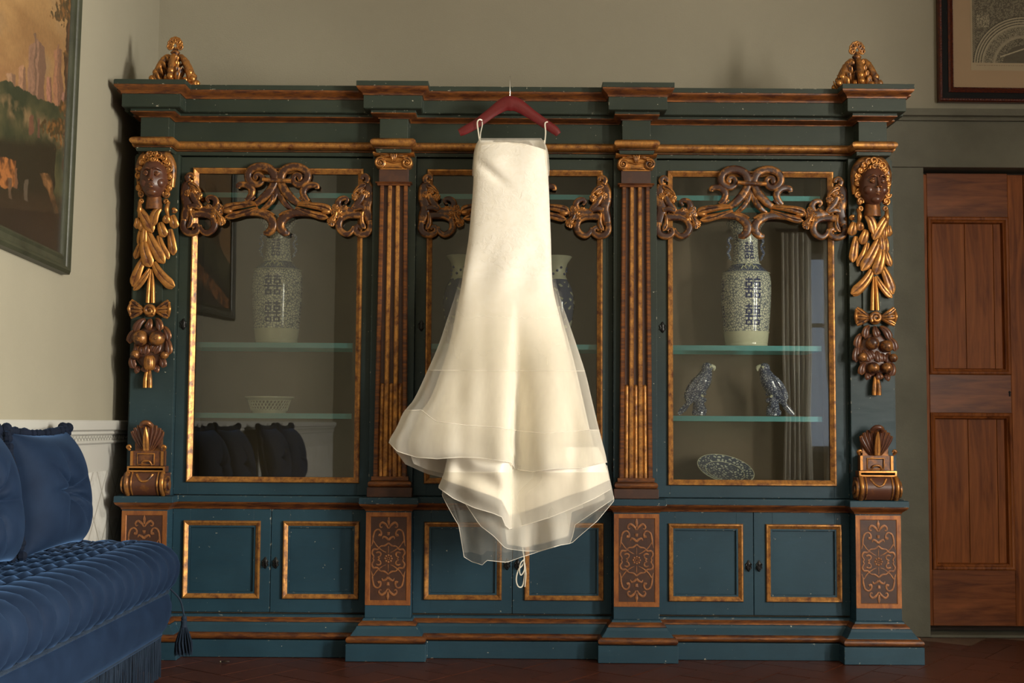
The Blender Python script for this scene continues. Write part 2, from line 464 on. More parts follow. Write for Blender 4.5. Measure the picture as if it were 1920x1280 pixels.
# back wall with the doorway left open
b = MB()
b.box(WL-.15, DX0, WB, WB+.15, 0, CEIL); b.box(DX0, DX1, WB, WB+.15, DZ1+.03, CEIL); b.box(DX1, WR+.15, WB, WB+.15, 0, CEIL)
struct(b.build('wall_back', 'wall_paint'))
b = MB().box(WL-.15, WL, WREAR-.15, WB, 0, CEIL); wl = struct(b.build('wall_left', 'wall_paint'))
RW0, RW1, RWZ0, RWZ1 = 1.2, 2.3, .75, 2.75               # window in the right wall
RV0, RV1 = -1.0, .3                                        # and an added one further back, for the fill lamp
b = MB(); b.box(WR, WR+.15, WREAR, RV0, 0, CEIL); b.box(WR, WR+.15, RV1, RW0, 0, CEIL); b.box(WR, WR+.15, RV0, RV1, 0, RWZ0); b.box(WR, WR+.15, RV0, RV1, RWZ1, CEIL); b.box(WR, WR+.15, RW1, WB, 0, CEIL); b.box(WR, WR+.15, RW0, RW1, 0, RWZ0); b.box(WR, WR+.15, RW0, RW1, RWZ1, CEIL)
struct(b.build('wall_right', 'wall_paint'))
QW0, QW1, QZ0, QZ1 = 2.90, 3.85, .75, 2.75                 # window in the rear wall
b = MB(); b.box(WL-.15, QW0, WREAR-.15, WREAR, 0, CEIL); b.box(QW1, WR+.15, WREAR-.15, WREAR, 0, CEIL); b.box(QW0, QW1, WREAR-.15, WREAR, 0, QZ0); b.box(QW0, QW1, WREAR-.15, WREAR, QZ1, CEIL)
struct(b.build('wall_rear', 'wall_paint'))
struct(MB().box(WL-.15, WR+.15, WREAR-.15, WB+.15, CEIL, CEIL+.1).build('ceiling', 'ceiling_paint'))
# windows: frame, mullions, panes
def win_x(nm, x, y0, y1, z0, z1):
    r = thing(nm, '', 'window', (x, (y0+y1)/2, z0)); del r['label']; del r['category']; r['kind'] = 'structure'
    ym = (y0+y1)/2
    for a, c in ((y0, ym), (ym, y1)):
        f = MB(); f.box(x, x+.05, a, a+.06, z0, z1); f.box(x, x+.05, c-.06, c, z0, z1)
        f.box(x, x+.05, a+.06, c-.06, z0, z0+.06); f.box(x, x+.05, a+.06, c-.06, z1-.06, z1); f.box(x, x+.05, a+.06, c-.06, z0+1.25, z0+1.29)
        s = f.build('sash', 'white_trim', r)
        MB().box(x+.02, x+.026, a+.05, c-.05, z0+.05, z1-.05).build('pane', 'window_glass', s)
def win_y(nm, y, x0, x1, z0, z1):
    r = thing(nm, '', 'window', ((x0+x1)/2, y, z0)); del r['label']; del r['category']; r['kind'] = 'structure'
    xm = (x0+x1)/2
    for a, c in ((x0, xm), (xm, x1)):
        f = MB(); f.box(a, a+.06, y-.05, y, z0, z1); f.box(c-.06, c, y-.05, y, z0, z1)
        f.box(a+.06, c-.06, y-.05, y, z0, z0+.06); f.box(a+.06, c-.06, y-.05, y, z1-.06, z1); f.box(a+.06, c-.06, y-.05, y, z0+1.25, z0+1.29)
        s = f.build('sash', 'white_trim', r)
        MB().box(a+.05, c-.05, y-.026, y-.02, z0+.05, z1-.05).build('pane', 'window_glass', s)
win_x('window_1', WR+.02, RW0, RW1, RWZ0, RWZ1)
win_x('fill_window', WR+.02, RV0, RV1, RWZ0, RWZ1)  # added window, put in only to let the fill lamp through
win_y('window_2', WREAR-.02, QW0, QW1, QZ0, QZ1)

# floor: herringbone terracotta tiles, picked out one by one where the photo shows them
fl = struct(MB().box(WL, WR, WREAR, 3.95, -.05, 0).build('floor', 'terracotta'))
MB().box(WL, WR, 3.95, WB+.15, -.05, -.003).build('mortar_bed', 'grout', fl)
tw, tl = .145, .29
tm = None; nt_ = 0
ca, sa = math.cos(math.radians(45+8)), math.sin(math.radians(45+8))
for i in range(-60, 60):
    for j in range(-20, 20):
        for o in (0, 1):
            # herringbone cell: each course steps by one tile width
            if o == 0: cx, cy, L0, W0 = i*tw+tl/2+j*2*tl, i*tw+tw/2, tl, tw
            else: cx, cy, L0, W0 = i*tw+tl+tw/2+j*2*tl, i*tw, tw, tl
            wx, wy = cx*ca-cy*sa, cx*sa+cy*ca
            wx += .2; wy += 4.9
            if not (-1.72 < wx < 2.9 and 4.06 < wy < 5.95): continue
            px = 960+wx/wy*FPX
            if px > 2080: continue
            if abs(wx) < 1.6 and wy > 5.62: continue
            if nt_ > 296: continue
            if tm is None:
                q = MB(); g = .0022; h = 0
                q.box(-tl/2+g, tl/2-g, -tw/2+g, tw/2-g, -.012, 0)
                tm = q.build('tile', 'terracotta', fl, bevel=0); ob = tm
            else:
                ob = tm.copy(); C.objects.link(ob)
            ob.location = (wx, wy, random.uniform(-.0008, .0006))
            ob.rotation_euler = (0, 0, math.atan2(sa, ca)+(PI/2 if o else 0)); nt_ += 1
print('tiles', nt_)

# stone door surround
SY = WB-.035
sx0 = X(1645, 600, SY)
sr = thing('trim_1', '', 'x', (sx0, SY, 0)); del sr['label']; del sr['category']; sr['kind'] = 'structure'
zl0, zl1 = Z(313, SY, 1720), Z(206, SY, 1720)
MB().box(sx0, DX0, SY, WB+.12, 0, zl0-.002).build('jamb_block', 'stone', sr, bevel=.003)
MB().box(DX1, DX1+.17, SY, WB+.12, 0, zl0-.002).build('jamb_block', 'stone', sr, bevel=.003)
MB().box(sx0, DX1+.17, SY, WB+.12, zl0, zl1-.055).build('lintel_block', 'stone', sr, bevel=.003)
zc = zl1-.055
b = MB(); pr = [(-.02, zc), (.012, zc), (.016, zc+.01), (.012, zc+.018), (.03, zc+.022), (.034, zc+.055), (-.02, zc+.055)]
b.sweep([(sx0, WB-.001), (sx0, SY), (DX1+.17, SY), (DX1+.17, WB-.001)], pr).build('drip_moulding', 'stone', sr)
MB().box(DX0, DX1, SY, WB+.12, 0, .012).build('threshold', 'stone', sr)

# wooden door, two leaves
DY = WB+.03
def leaf_door(nm, x0, x1, flip=False):
    d = thing(nm, '', 'x', (x0, DY, .012)); del d['label']; del d['category']; d['kind'] = 'structure'
    z = lambda py: Z(py, DY, 1820)
    zb, zt = z(1173), DZ1
    st = .075
    def P(a): return x1-(a-x0) if flip else a
    def bx(a, c, y0, y1, z0, z1, nm2, m, bev=.002):
        a, c = sorted((P(a), P(c)))
        cx, cz = (a+c)/2, (z0+z1)/2
        return MB().box(a, c, y0, y1, z0, z1).build(nm2, m, d, bevel=bev, origin=(cx, y0, cz))
    xa, xb = X(1746, 900, DY), X(1900, 900, DY)
    bx(x0, xa, DY, DY+.04, zb, zt, 'stile', 'door_wood'); bx(xb, x1, DY, DY+.04, zb, zt, 'stile', 'door_wood')
    for q0, q1 in ((325, 407), (702, 774), (1068, 1173)):
        bx(xa, xb, DY, DY+.04, z(q1), z(q0), 'rail', 'door_rail_wood')
    for q0, q1 in ((407, 702), (774, 1068)):
        z0, z1 = z(q1), z(q0)
        cuts = [xa+.02, X(1817, 900, DY+.02), X(1871, 900, DY+.02), xb-.02]
        for a, c in zip(cuts[:-1], cuts[1:]): bx(a+.001, c-.001, DY+.022, DY+.035, z0+.015, z1-.015, 'plank', 'door_wood', .0015)
        a, c = sorted((P(xa), P(xb)))
        MB().frame(a, c, z0, z1, DY, [(0, -.01), (0, .007), (.006, .010), (.014, .008), (.020, 0), (.026, -.002), (.032, -.022)]).build('panel_moulding', 'door_wood', d, smooth=True)
    k = MB(); kx, kz = X(1893, 737, DY), Z(737, DY, 1893); kx = P(kx)
    k.box(kx-.004, kx+.004, DY-.0006, DY+.01, kz-.016, kz+.002); k.tube([(kx, DY-.0008, kz+.005), (kx, DY+.01, kz+.005)], .0065)
    k.build('keyhole', 'frame_black', d)
    return d
xm = X(1926, 700, DY)
leaf_door('door_1', DX0+.003, xm-.002)
leaf_door('door_2', xm+.002, 2*xm-DX0-.003, True)
if 2*xm-DX0 < DX1:
    b = MB().box(2*xm-DX0, DX1, SY, WB+.12, .012, DZ1+.03); struct(b.build('trim_5', 'stone'))
elif False: pass
struct(MB().box(DX0-.01, DX1+.01, WB+.12, WB+.15, 0, DZ1+.05).build('trim_6', 'carpet_void'))

# dado on the left wall: chair rail with carved band, painted marbled panel below, baseboard
zr = [Z(p, 4.6, 100) for p in (790, 811, 819, 831, 838)]
yA, yB = WREAR, WB
r = thing('trim_2', '', 'x', (WL, 3, zr[4])); del r['label']; del r['category']; r['kind'] = 'structure'
def rail(nm, prof, m='white_trim'):
    rows = [[(WL+o, y, z) for o, z in prof] for y in (yA, yB)]
    b = MB(); b.grid(rows); b.cap(rows[0]); b.cap(rows[1]); return b.build(nm, m, r)
rail('cap_moulding', [(0, zr[0]+.006), (.034, zr[0]+.006), (.038, zr[0]), (.036, zr[1]+.008), (.022, zr[1]), (.026, zr[2]+.006), (.018, zr[2]), (0, zr[2])])
rail('ornament_band', [(0, zr[2]), (.012, zr[2]), (.012, zr[3]), (0, zr[3])], 'rail_ornament')
rail('lower_bead', [(0, zr[3]), (.016, zr[3]), (.020, zr[3]-.008), (.014, zr[4]), (0, zr[4])])
b = MB(); y = 3.2
while y < 6.0:
    h = zr[2]-zr[3]; zc = zr[3]
    for s in (0, 1):
        a = [(WL+.0135, y+s*.018, zc+.003), (WL+.0155, y+.009+s*.018, zc+h*.5), (WL+.0135, y+.018+s*.018, zc+h-.003)]
        if s: a = [(WL+.0135, y+.018, zc+h-.003), (WL+.0155, y+.027, zc+h*.5), (WL+.0135, y+.036, zc+.003)]
        b.tube(a, .0022, seg=5, samples=2)
    y += .036
o = b.build('carved_zigzag', 'white_trim', r); o['kind'] = 'stuff'
struct(MB().box(WL, WL+.006, yA, yB, .14, .80).build('trim_3', 'marble'))
struct(MB().box(WL, WL+.004, yA, yB, .80, zr[4]).build('trim_4', 'white_trim'))
b = MB(); pr = [(0, 0), (.02, 0), (.02, .12), (.012, .14), (0, .14)]
rows = [[(WL+o, y, z) for o, z in pr] for y in (yA, yB)]; b.grid(rows); b.cap(rows[0]); b.cap(rows[1])
struct(b.build('baseboard_left', 'white_trim'))

# ================================================================== DISPLAY CABINET
YP, YR, YK = 5.385, 5.47, 5.86          # front of the posts, front of the recesses, back of the carcass
PC = [X(269, 1050, YP), X(728, 1050, YP), X(1193.5, 1050, YP), X(1647, 1050, YP)]
HU, HL = .063, .0995
cab = thing('display_cabinet', 'large teal green and gilt carved display cabinet with three glazed bays filling the wall', 'cabinet', ((PC[0]+PC[3])/2, YR, 0))
def plan(h, ypost=YP, yrec=YR, back=YK, ext=.014):
    p = [(PC[0]-h-ext, back), (PC[0]-h-ext, yrec)]
    for c in PC: p += [(c-h, yrec), (c-h, ypost), (c+h, ypost), (c+h, yrec)]
    return p+[(PC[3]+h+ext, yrec), (PC[3]+h+ext, back)]
zz = lambda py, o=0: Z(py, YP-o, 728)
def cyma(o0, z0, o1, z1, n=8, amp=.18):
    """S-curved moulding face from (o0,z0) down to (o1,z1)"""
    out = []
    for i in range(n+1):
        t = i/n; s = t-amp*math.sin(2*PI*t)*.8
        out.append((o0+(o1-o0)*s, z0+(z1-z0)*t))
    return out
def half_round(o, z0, z1, bulge, n=8):
    return [(o+bulge*math.sin(PI*i/n), z0+(z1-z0)*(.5-.5*math.cos(PI*i/n))) for i in range(n+1)]
# cornice
z151, z160, z178, z202 = zz(151, .095), zz(160, .095), zz(178, .07), zz(202, .066)
z211, z223, z260, z274, z278, z285 = zz(211, .035), zz(223), zz(260), zz(274, .03), zz(278.5, .02), zz(285.5, .015)
ZT = z151
pU = plan(HU)
cor = MB().sweep(pU, [(-.03, z151), (.095, z151), (.095, z160), (.07, z160-.003), (.062, z178), (.066, z178), (.066, z202), (.06, z202-.003), (.036, z202-.003), (.036, z211), (.01, z211-.002),
                       (0, z223), (0, z260), (.01, z260), (.01, z278), (.016, z278), (.012, z285), (-.03, z285)]).build('cornice', 'paint', cab, bevel=.0015)
MB().sweep(pU, [(.05, z160)]+cyma(.094, z160-.0005, .069, z178, amp=.22)+[(.05, z178)]).build('gilt_crown_moulding', 'gilt_rail', cor, smooth=True)
MB().sweep(pU, [(.0, z211)]+cyma(.037, z211, .006, z223, amp=.2)+[(-.01, z223)]).build('gilt_bed_moulding', 'gilt_rail', cor, smooth=True)
MB().sweep(pU, [(-.005, z260)]+half_round(.008, z260, z274, .030)+[(-.005, z274)]).build('gilt_torus', 'gilt', cor, smooth=True)
MB().sweep(pU, half_round(.012, z274-.002, z278, .010, 5)+[(0, z278)]).build('gilt_bead', 'gilt_rail', cor, smooth=True)
MB().box(PC[0]-HU-.1, PC[3]+HU+.1, YR-.02, YK, ZT-.03, ZT-.004).build('top_board', 'paint', cab)
# waist
z933, z945, z958 = zz(933, .028), zz(945, .028), zz(958, .004)
pL = plan(HL, ext=.012)
wst = MB().sweep(pL, [(-.02, z933), (.026, z933), (.029, z933-.004), (.029, z945), (.0, z945), (0, z958), (-.02, z958)]).build('waist_ledge', 'paint', cab, bevel=.0015)
MB().sweep(pL, [(-.005, z945)]+cyma(.027, z945, .003, z958)+[(-.005, z958)]).build('gilt_waist_moulding', 'gilt_rail', wst, smooth=True)
# base
z1159, z1161, z1173, z1192, z1207 = zz(1158), zz(1160.5, .01), zz(1173, .025), zz(1192, .055), zz(1207.5, .068)
bas = MB().sweep(pL, [(-.02, z1159), (.004, z1159), (.008, z1161), (.016, z1173), (.030, z1173), (.036, z1173-.012), (.055, z1192), (.055, z1207), (.072, z1207), (.072, .001), (-.02, .001)]).build('plinth', 'paint', cab, bevel=.002)
MB().sweep(pL, [(-.005, z1159)]+cyma(.004, z1159-.001, .026, z1173+.001, amp=.12)+[(.01, z1173)]).build('gilt_base_bead', 'gilt_rail', bas, smooth=True)
MB().sweep(pL, [(.04, z1192)]+half_round(.052, z1192, z1207, .020)+[(.04, z1207)]).build('gilt_base_torus', 'gilt_rail', bas, smooth=True)
# carcass
XL, XR = PC[0]-HL-.012, PC[3]+HL+.012
MB().box(XL, XL+.02, YR+.004, YK, .01, z285).build('side_panel', 'paint', cab)
MB().box(XR-.02, XR, YR+.004, YK, .01, z285).build('side_panel', 'paint', cab)
MB().box(XL+.02, XR-.02, YK-.012, YK, .01, z285).build('back_panel', 'interior', cab)
ZFI = Z(905.5, YR+.14, 1360)
MB().box(XL+.02, XR-.02, YR+.035, YK-.012, z958+.01, ZFI).build('inner_floor', 'interior', cab)
MB().box(XL+.02, XR-.02, YR+.03, YK-.012, z285, z285+.012).build('inner_ceiling', 'interior', cab)
BW = .0965
bays = []
for i in range(3):
    bays.append((PC[i]+BW+.001, PC[i+1]-BW-.001))
for c in PC:
    MB().box(c-BW, c+BW, YP+.055, YR+.035, z933, z285).build('post_board', 'paint', cab, bevel=.001)
for c in PC[1:3]:
    MB().box(c-.012, c+.012, YR+.036, YK-.013, z933, z285).build('divider', 'interior', cab)
frieze_low = MB().box(PC[0], PC[3], YR+.012, YR+.034, zz(293, -.085)-.001, z285).build('head_rail', 'paint', cab)
YD = YR+.004
shelf_z = [Z(373, 5.6, 800), Z(646, 5.5, 510), Z(779, 5.5, 510)]
def escutcheon(x, z, y, par, ring=True):
    b = MB()
    b.tube([(x, y, z+.026), (x, y-.003, z+.012), (x, y-.004, z), (x, y-.003, z-.012), (x, y, z-.024)], [.003, .009, .006, .010, .003], seg=8, flat=.4, up=(0, 1, 0))
    for s in (-1, 1):
        b.tube([(x+s*.004, y-.002, z+.014), (x+s*.012, y-.003, z+.008), (x+s*.008, y-.003, z), (x+s*.012, y-.003, z-.008), (x+s*.004, y-.002, z-.014)], .0025, seg=6)
    if ring:
        pts = [(x+.007*math.cos(a), y-.012, z-.006+.011*math.sin(a)) for a in [2*PI*k/10 for k in range(11)]]
        b.tube(pts, .002, seg=6, samples=2)
    return b.build('escutcheon', 'dark_iron', par, smooth=True)
GOLDF = [(0, -.002), (0, .008), (.003, .0125), (.008, .013), (.011, .011), (.022, .0), (.025, -.002), (.025, -.010)]
doors = []
marg = [(.056, .045), (.047, .045), (.050, .058)]
for i, (x0, x1) in enumerate(bays):
    z0, z1 = zz(931, -.085), Z(295.5, YD, 510)
    z0 = z933+.0035
    ml, mr = marg[i]; gz1 = Z(315.5, YD, 510); gz0 = Z(904.5, YD, 510)
    gx0, gx1 = x0+ml, x1-mr
    f = MB()
    f.box(x0, gx0+.01, YD, YD+.028, z0, z1); f.box(gx1-.01, x1, YD, YD+.028, z0, z1)
    f.box(gx0+.01, gx1-.01, YD, YD+.028, z0, gz0+.01); f.box(gx0+.01, gx1-.01, YD, YD+.028, gz1-.01, z1)
    d = f.build('glass_door', 'paint', cab, bevel=.0012)
    MB().frame(gx0, gx1, gz0, gz1, YD, GOLDF).build('gilt_moulding', 'gilt', d, smooth=True)
    MB().box(gx0+.02, gx1-.02, YD+.012, YD+.016, gz0+.02, gz1-.02).build('glass_pane', 'pane_glass', d)
    escutcheon(x0+.028, Z(608, YD, 340), YD-.001, d, False)
    for py in (378, 872):
        MB().tube([(x1+.002, YD-.008, Z(py-9, YD, 690)), (x1+.002, YD-.008, Z(py+9, YD, 690))], .006, seg=8).build('hinge', 'dark_iron', d, smooth=True)
    doors.append((d, gx0, gx1, gz0, gz1))
    for k, zs in enumerate(shelf_z):
        a, c = (gx0+.012, gx1-.045) if i != 1 else (gx0+.0, gx1-.0)
        MB().box(a if i else x0+.02, c, YR+.06, YK-.02, zs-.0115, zs+.0115).build('glass_shelf', 'shelf_glass', cab)
# inner linings that carry the shelves
for x0_, x1_ in ((bays[0][0]-.03, bays[0][0]+.018), (doors[0][2]-.044, bays[0][1]+.03), (bays[2][0]-.03, doors[2][1]+.011), (doors[2][2]-.044, bays[2][1]+.03)):
    MB().box(x0_, x1_, YR+.05, YK-.013, z933, z285).build('inner_lining', 'interior', cab)

# lower cupboard doors
zc0, zc1 = zz(1155)+.002, z958-.002
for i in range(3):
    x0, x1 = PC[i]+HL+.0015, PC[i+1]-HL-.0015; xm_ = (x0+x1)/2+(.004 if i == 0 else 0)
    for s, (a, c) in enumerate(((x0, xm_-.0015), (xm_+.0015, x1))):
        inn, out_ = .045, (.048 if s == 0 else .032)
        l, r_ = (out_, inn) if s == 0 else (inn, out_)
        if s == 1: l, r_ = .052, .036
        px0, px1 = a+l, c-r_; pz0, pz1 = Z(1122, YR, 510)+.0, Z(976, YR, 510)
        f = MB(); t = .030
        f.box(a, px0+t, YR, YR+.025, zc0, zc1); f.box(px1-t, c, YR, YR+.025, zc0, zc1)
        f.box(px0+t, px1-t, YR, YR+.025, zc0, pz0+t); f.box(px0+t, px1-t, YR, YR+.025, pz1-t, zc1)
        d = f.build('cupboard_door', 'paint', cab, bevel=.0012)
        MB().frame(px0, px1, pz0, pz1, YR, [(0, -.002), (0, .007), (.003, .0115), (.008, .012), (.011, .010), (.026, -.004), (.030, -.006), (.030, -.014)]).build('gilt_moulding', 'gilt', d, smooth=True)
        MB().box(px0+.028, px1-.028, YR+.010, YR+.018, pz0+.028, pz1-.028).build('door_panel', 'paint', d)
        escutcheon(c-.021 if s == 0 else a+.022, Z(1055, YR, 500), YR-.001, d)
MB().box(XL, XR, YR+.026, YR+.034, .01, z958+.02).build('cupboard_back_rail', 'interior', cab)

# pedestals with inlaid scroll panels
K1 = 1/(3.878*427)
def scroll_inlay(cx, cz, y):
    b = MB()
    def rb(pts, w):
        for sx in (-1, 1):
            for sz in (-1, 1):
                b.tube([(cx+sx*u*K1, y, cz+sz*v*K1) for u, v in pts], w if isinstance(w, (int, float)) else [q for q in w], seg=6, flat=.45, up=(0, 1, 0), samples=3)
    q = K1
    rb([(0, 300), (0, 270), (0, 235)], [2*q, 12*q, 5*q])
    rb([(3, 215), (18, 240), (45, 258), (64, 240), (58, 222), (46, 226)], [4*q, 9*q, 9*q, 7*q, 5*q, 4*q])
    rb([(0, 190), (0, 168)], [13*q, 9*q])
    rb([(0, 132), (16, 148), (36, 156), (44, 140)], [9*q, 9*q, 7*q, 3*q])
    rb([(72, 170), (56, 166), (54, 190), (72, 208), (98, 196), (110, 160), (114, 118), (122, 88)], [10*q, 9*q, 7*q, 6*q, 7*q, 7*q, 6*q, 2*q])
    rb([(110, 128), (80, 85), (40, 55), (16, 44)], [4*q, 5*q, 4*q, 2*q])
    rb([(0, 112), (26, 92), (56, 88), (78, 66), (106, 66), (118, 40), (104, 14), (112, 0)], [6*q, 7*q, 5*q, 7*q, 8*q, 7*q, 5*q, 4*q])
    rb([(88, 40), (70, 46), (54, 36), (60, 16), (74, 10), (62, 0)], [6*q, 7*q, 6*q, 5*q, 5*q, 3*q])
    rb([(0, 90), (0, 60), (0, 40)], [2*q, 3*q, 2*q])
    for k in range(8):
        a = k*PI/4; b.ball((cx+24*q*math.cos(a), y, cz+24*q*math.sin(a)), 8*q, 8, 5, (1, .35, 1))
    b.tube([(cx+10*q*math.cos(a), y, cz+10*q*math.sin(a)) for a in [2*PI*k/8 for k in range(9)]], 3*q, seg=6, samples=2)
    return b
for c in PC:
    ped = MB().box(c-HL, c+HL, YP, YR+.03, z1159, z958).build('pedestal', 'paint', cab, bevel=.0015)
    bz0, bz1 = zz(1134), zz(960)
    MB().frame(c-HL+.001, c+HL-.001, bz0, bz1, YP, [(0, -.001), (0, .004), (.018, .004), (.021, .001), (.021, -.002)]).build('gilt_border', 'gilt_border', ped)
    MB().box(c-HL+.018, c+HL-.018, YP-.0012, YP+.01, bz0+.018, bz1-.018).build('brown_panel', 'bole_brown', ped)
    scroll_inlay(c, (bz0+bz1)/2, YP-.0020).build('scroll_inlay', 'gilt_inlay', ped, smooth=True)

# fluted pilasters
def spiral(cx, cz, r0, r1, turns, a0, s, y, n=9):
    return [(cx+s*(r0+(r1-r0)*t)*math.cos(a0+turns*2*PI*t), y, cz+(r0+(r1-r0)*t)*math.sin(a0+turns*2*PI*t)) for t in [k/(n*turns) for k in range(int(n*turns)+1)]]
for c in PC[1:3]:
    YS = YP+.03
    zt, zb = Z(348, YS, 733), Z(893, YS, 729)
    zcab = Z(722, YS, 730)
    wt, wb = .0615, .0735
    W_ = lambda z: wb+(wt-wb)*(z-zb)/(zt-zb)
    sh = MB()
    sh.add([(c-wb, YS+.008, zb), (c+wb, YS+.008, zb), (c+wt, YS+.008, zt), (c-wt, YS+.008, zt), (c-wb, YP+.056, zb), (c+wb, YP+.056, zb), (c+wt, YP+.056, zt), (c-wt, YP+.056, zt)],
           [(0, 1, 2, 3), (4, 5, 6, 7), (0, 1, 5, 4), (1, 2, 6, 5), (2, 3, 7, 6), (3, 0, 4, 7)])
    pil = sh.build('fluted_pilaster', 'bole_brown', cab)
    for k in range(4):
        b = MB(); rows = []
        for t in range(13):
            z = zb+(zt-zb)*t/12; w_ = W_(z); hw = w_*.145; cx = c+w_*(-.855+k*.57)
            rows.append([(cx-hw, YS+.010, z), (cx-hw, YS-.004, z), (cx-hw*.6, YS-.008, z), (cx+hw*.6, YS-.008, z), (cx+hw, YS-.004, z), (cx+hw, YS+.010, z)])
        b.grid(rows); b.cap(rows[-1]); b.cap(rows[0]); b.build('gilt_rib', 'gilt_rail' if k in (0, 3) else 'gilt', pil)
    for k in range(3):
        b = MB(); rows = []
        for t in range(9):
            z = zb+(zcab-zb)*t/8; w_ = W_(z); hw = w_*.15; cx = c+w_*(-.57+k*.57)
            rows.append([(cx+hw*math.cos(a), YS+.009-hw*1.4*math.sin(a), z) for a in [PI*q/8 for q in range(9)]])
        hw = W_(zcab)*.15
        for u in (.5, .85, 1):
            s_ = math.sqrt(max(0, 1-u*u)); rows.append([(cx+hw*s_*math.cos(a), YS+.009-hw*1.4*s_*math.sin(a), zcab+hw*u) for a in [PI*q/8 for q in range(9)]])
        b.grid(rows); b.build('cabled_reed', 'gilt', pil, smooth=True)
    # base
    za, zb2 = Z(900, YS, 729), Z(913, YS, 729)
    b = MB(); p = [(c-.075, YP+.056), (c-.075, YS-.008), (c+.075, YS-.008), (c+.075, YP+.056)]
    b.sweep(p, [(-.01, zb+.002), (.006, zb), (.006, za), (0, za-.001)]+half_round(.008, za-.002, zb2, .012, 6)+[(.012, zb2-.001), (-.01, zb2)])
    b.build('base_moulding', 'gilt_rail', pil, smooth=True)
    MB().box(c-.0985, c+.0985, YP+.006, YP+.056, z933+.0005, zb2).build('base_block', 'bole_brown', pil, bevel=.002)
    # neck and abacus
    MB().box(c-.0655, c+.0655, YP+.02, YP+.056, Z(342, YS, 733), Z(317, YS, 733)).build('neck_block', 'bole_brown', pil, bevel=.001)
    MB().sweep([(c-.07, YP+.056), (c-.07, YP+.02), (c+.07, YP+.02), (c+.07, YP+.056)], [(-.01, Z(341, YS, 733))]+half_round(.004, Z(341.5, YS, 733), Z(345, YS, 733), .008, 4)+[(.004, Z(345, YS, 733)), (.001, Z(348.5, YS, 733)), (-.01, Z(348.5, YS, 733))]).build('astragal', 'gilt_rail', pil, smooth=True)
    K = 1/(4.267*427); zc_ = lambda v: Z(v/4.267+130, YP+.01, 733); yc = YP+.012
    b = MB()
    b.box(c-.060, c+.060, yc+.002, YP+.056, zc_(798), zc_(672))
    rows = []
    for t in range(17):
        u = -1+t/8; dep = .014*(1-u*u); x = c+u*.091
        rows.append([(x, YP+.056, zc_(664)), (x, YP-.006+dep, zc_(664)), (x, YP-.008+dep, zc_(676)), (x, YP+.0+dep, zc_(686)), (x, YP+.056, zc_(686))])
    b.grid(rows, True); b.cap(rows[0]); b.cap(rows[-1])
    for s in (-1, 1):
        cx, cz = c+s*107*K, zc_(748)
        sp = spiral(cx, cz, 4*K, 42*K, 2.1, PI*.5, s, yc-.010, 10)
        b.tube(sp, [4*K, 7*K, 10*K, 12*K], seg=8, samples=3, flat=1.0, up=(0, 1, 0))
        b.ball((cx, yc-.014, cz), 9*K, 10, 7)
        rows = [[(cx+46*K*f*math.cos(a), yy, cz+46*K*f*math.sin(a)) for a in [2*PI*k/20 for k in range(20)]] for f, yy in ((1, YP+.05), (1, yc), (.9, yc-.004))]
        b.grid(rows, True); b.cap(rows[-1])
        b.leaf((c+s*20*K, yc-.006, zc_(700)), (c+s*50*K, yc-.012, zc_(684)), (c+s*85*K, yc-.008, zc_(700)), 11*K, .8)
        b.tube([(c+s*60*K, yc-.003, zc_(730)), (c, yc-.003, zc_(745))], 7*K, seg=6)
    b.tube([(c-70*K, yc-.002, zc_(782)), (c, yc-.006, zc_(778)), (c+70*K, yc-.002, zc_(782))], 8*K, seg=8)
    for k in range(3): b.leaf((c+(k-1)*8*K, yc-.008, zc_(735)), (c+(k-1)*12*K, yc-.016, zc_(705)), (c+(k-1)*24*K, yc-.014, zc_(676)), 11*K, .9)
    b.build('scroll_capital', 'gilt_carving', pil, smooth=True, sharp=60)

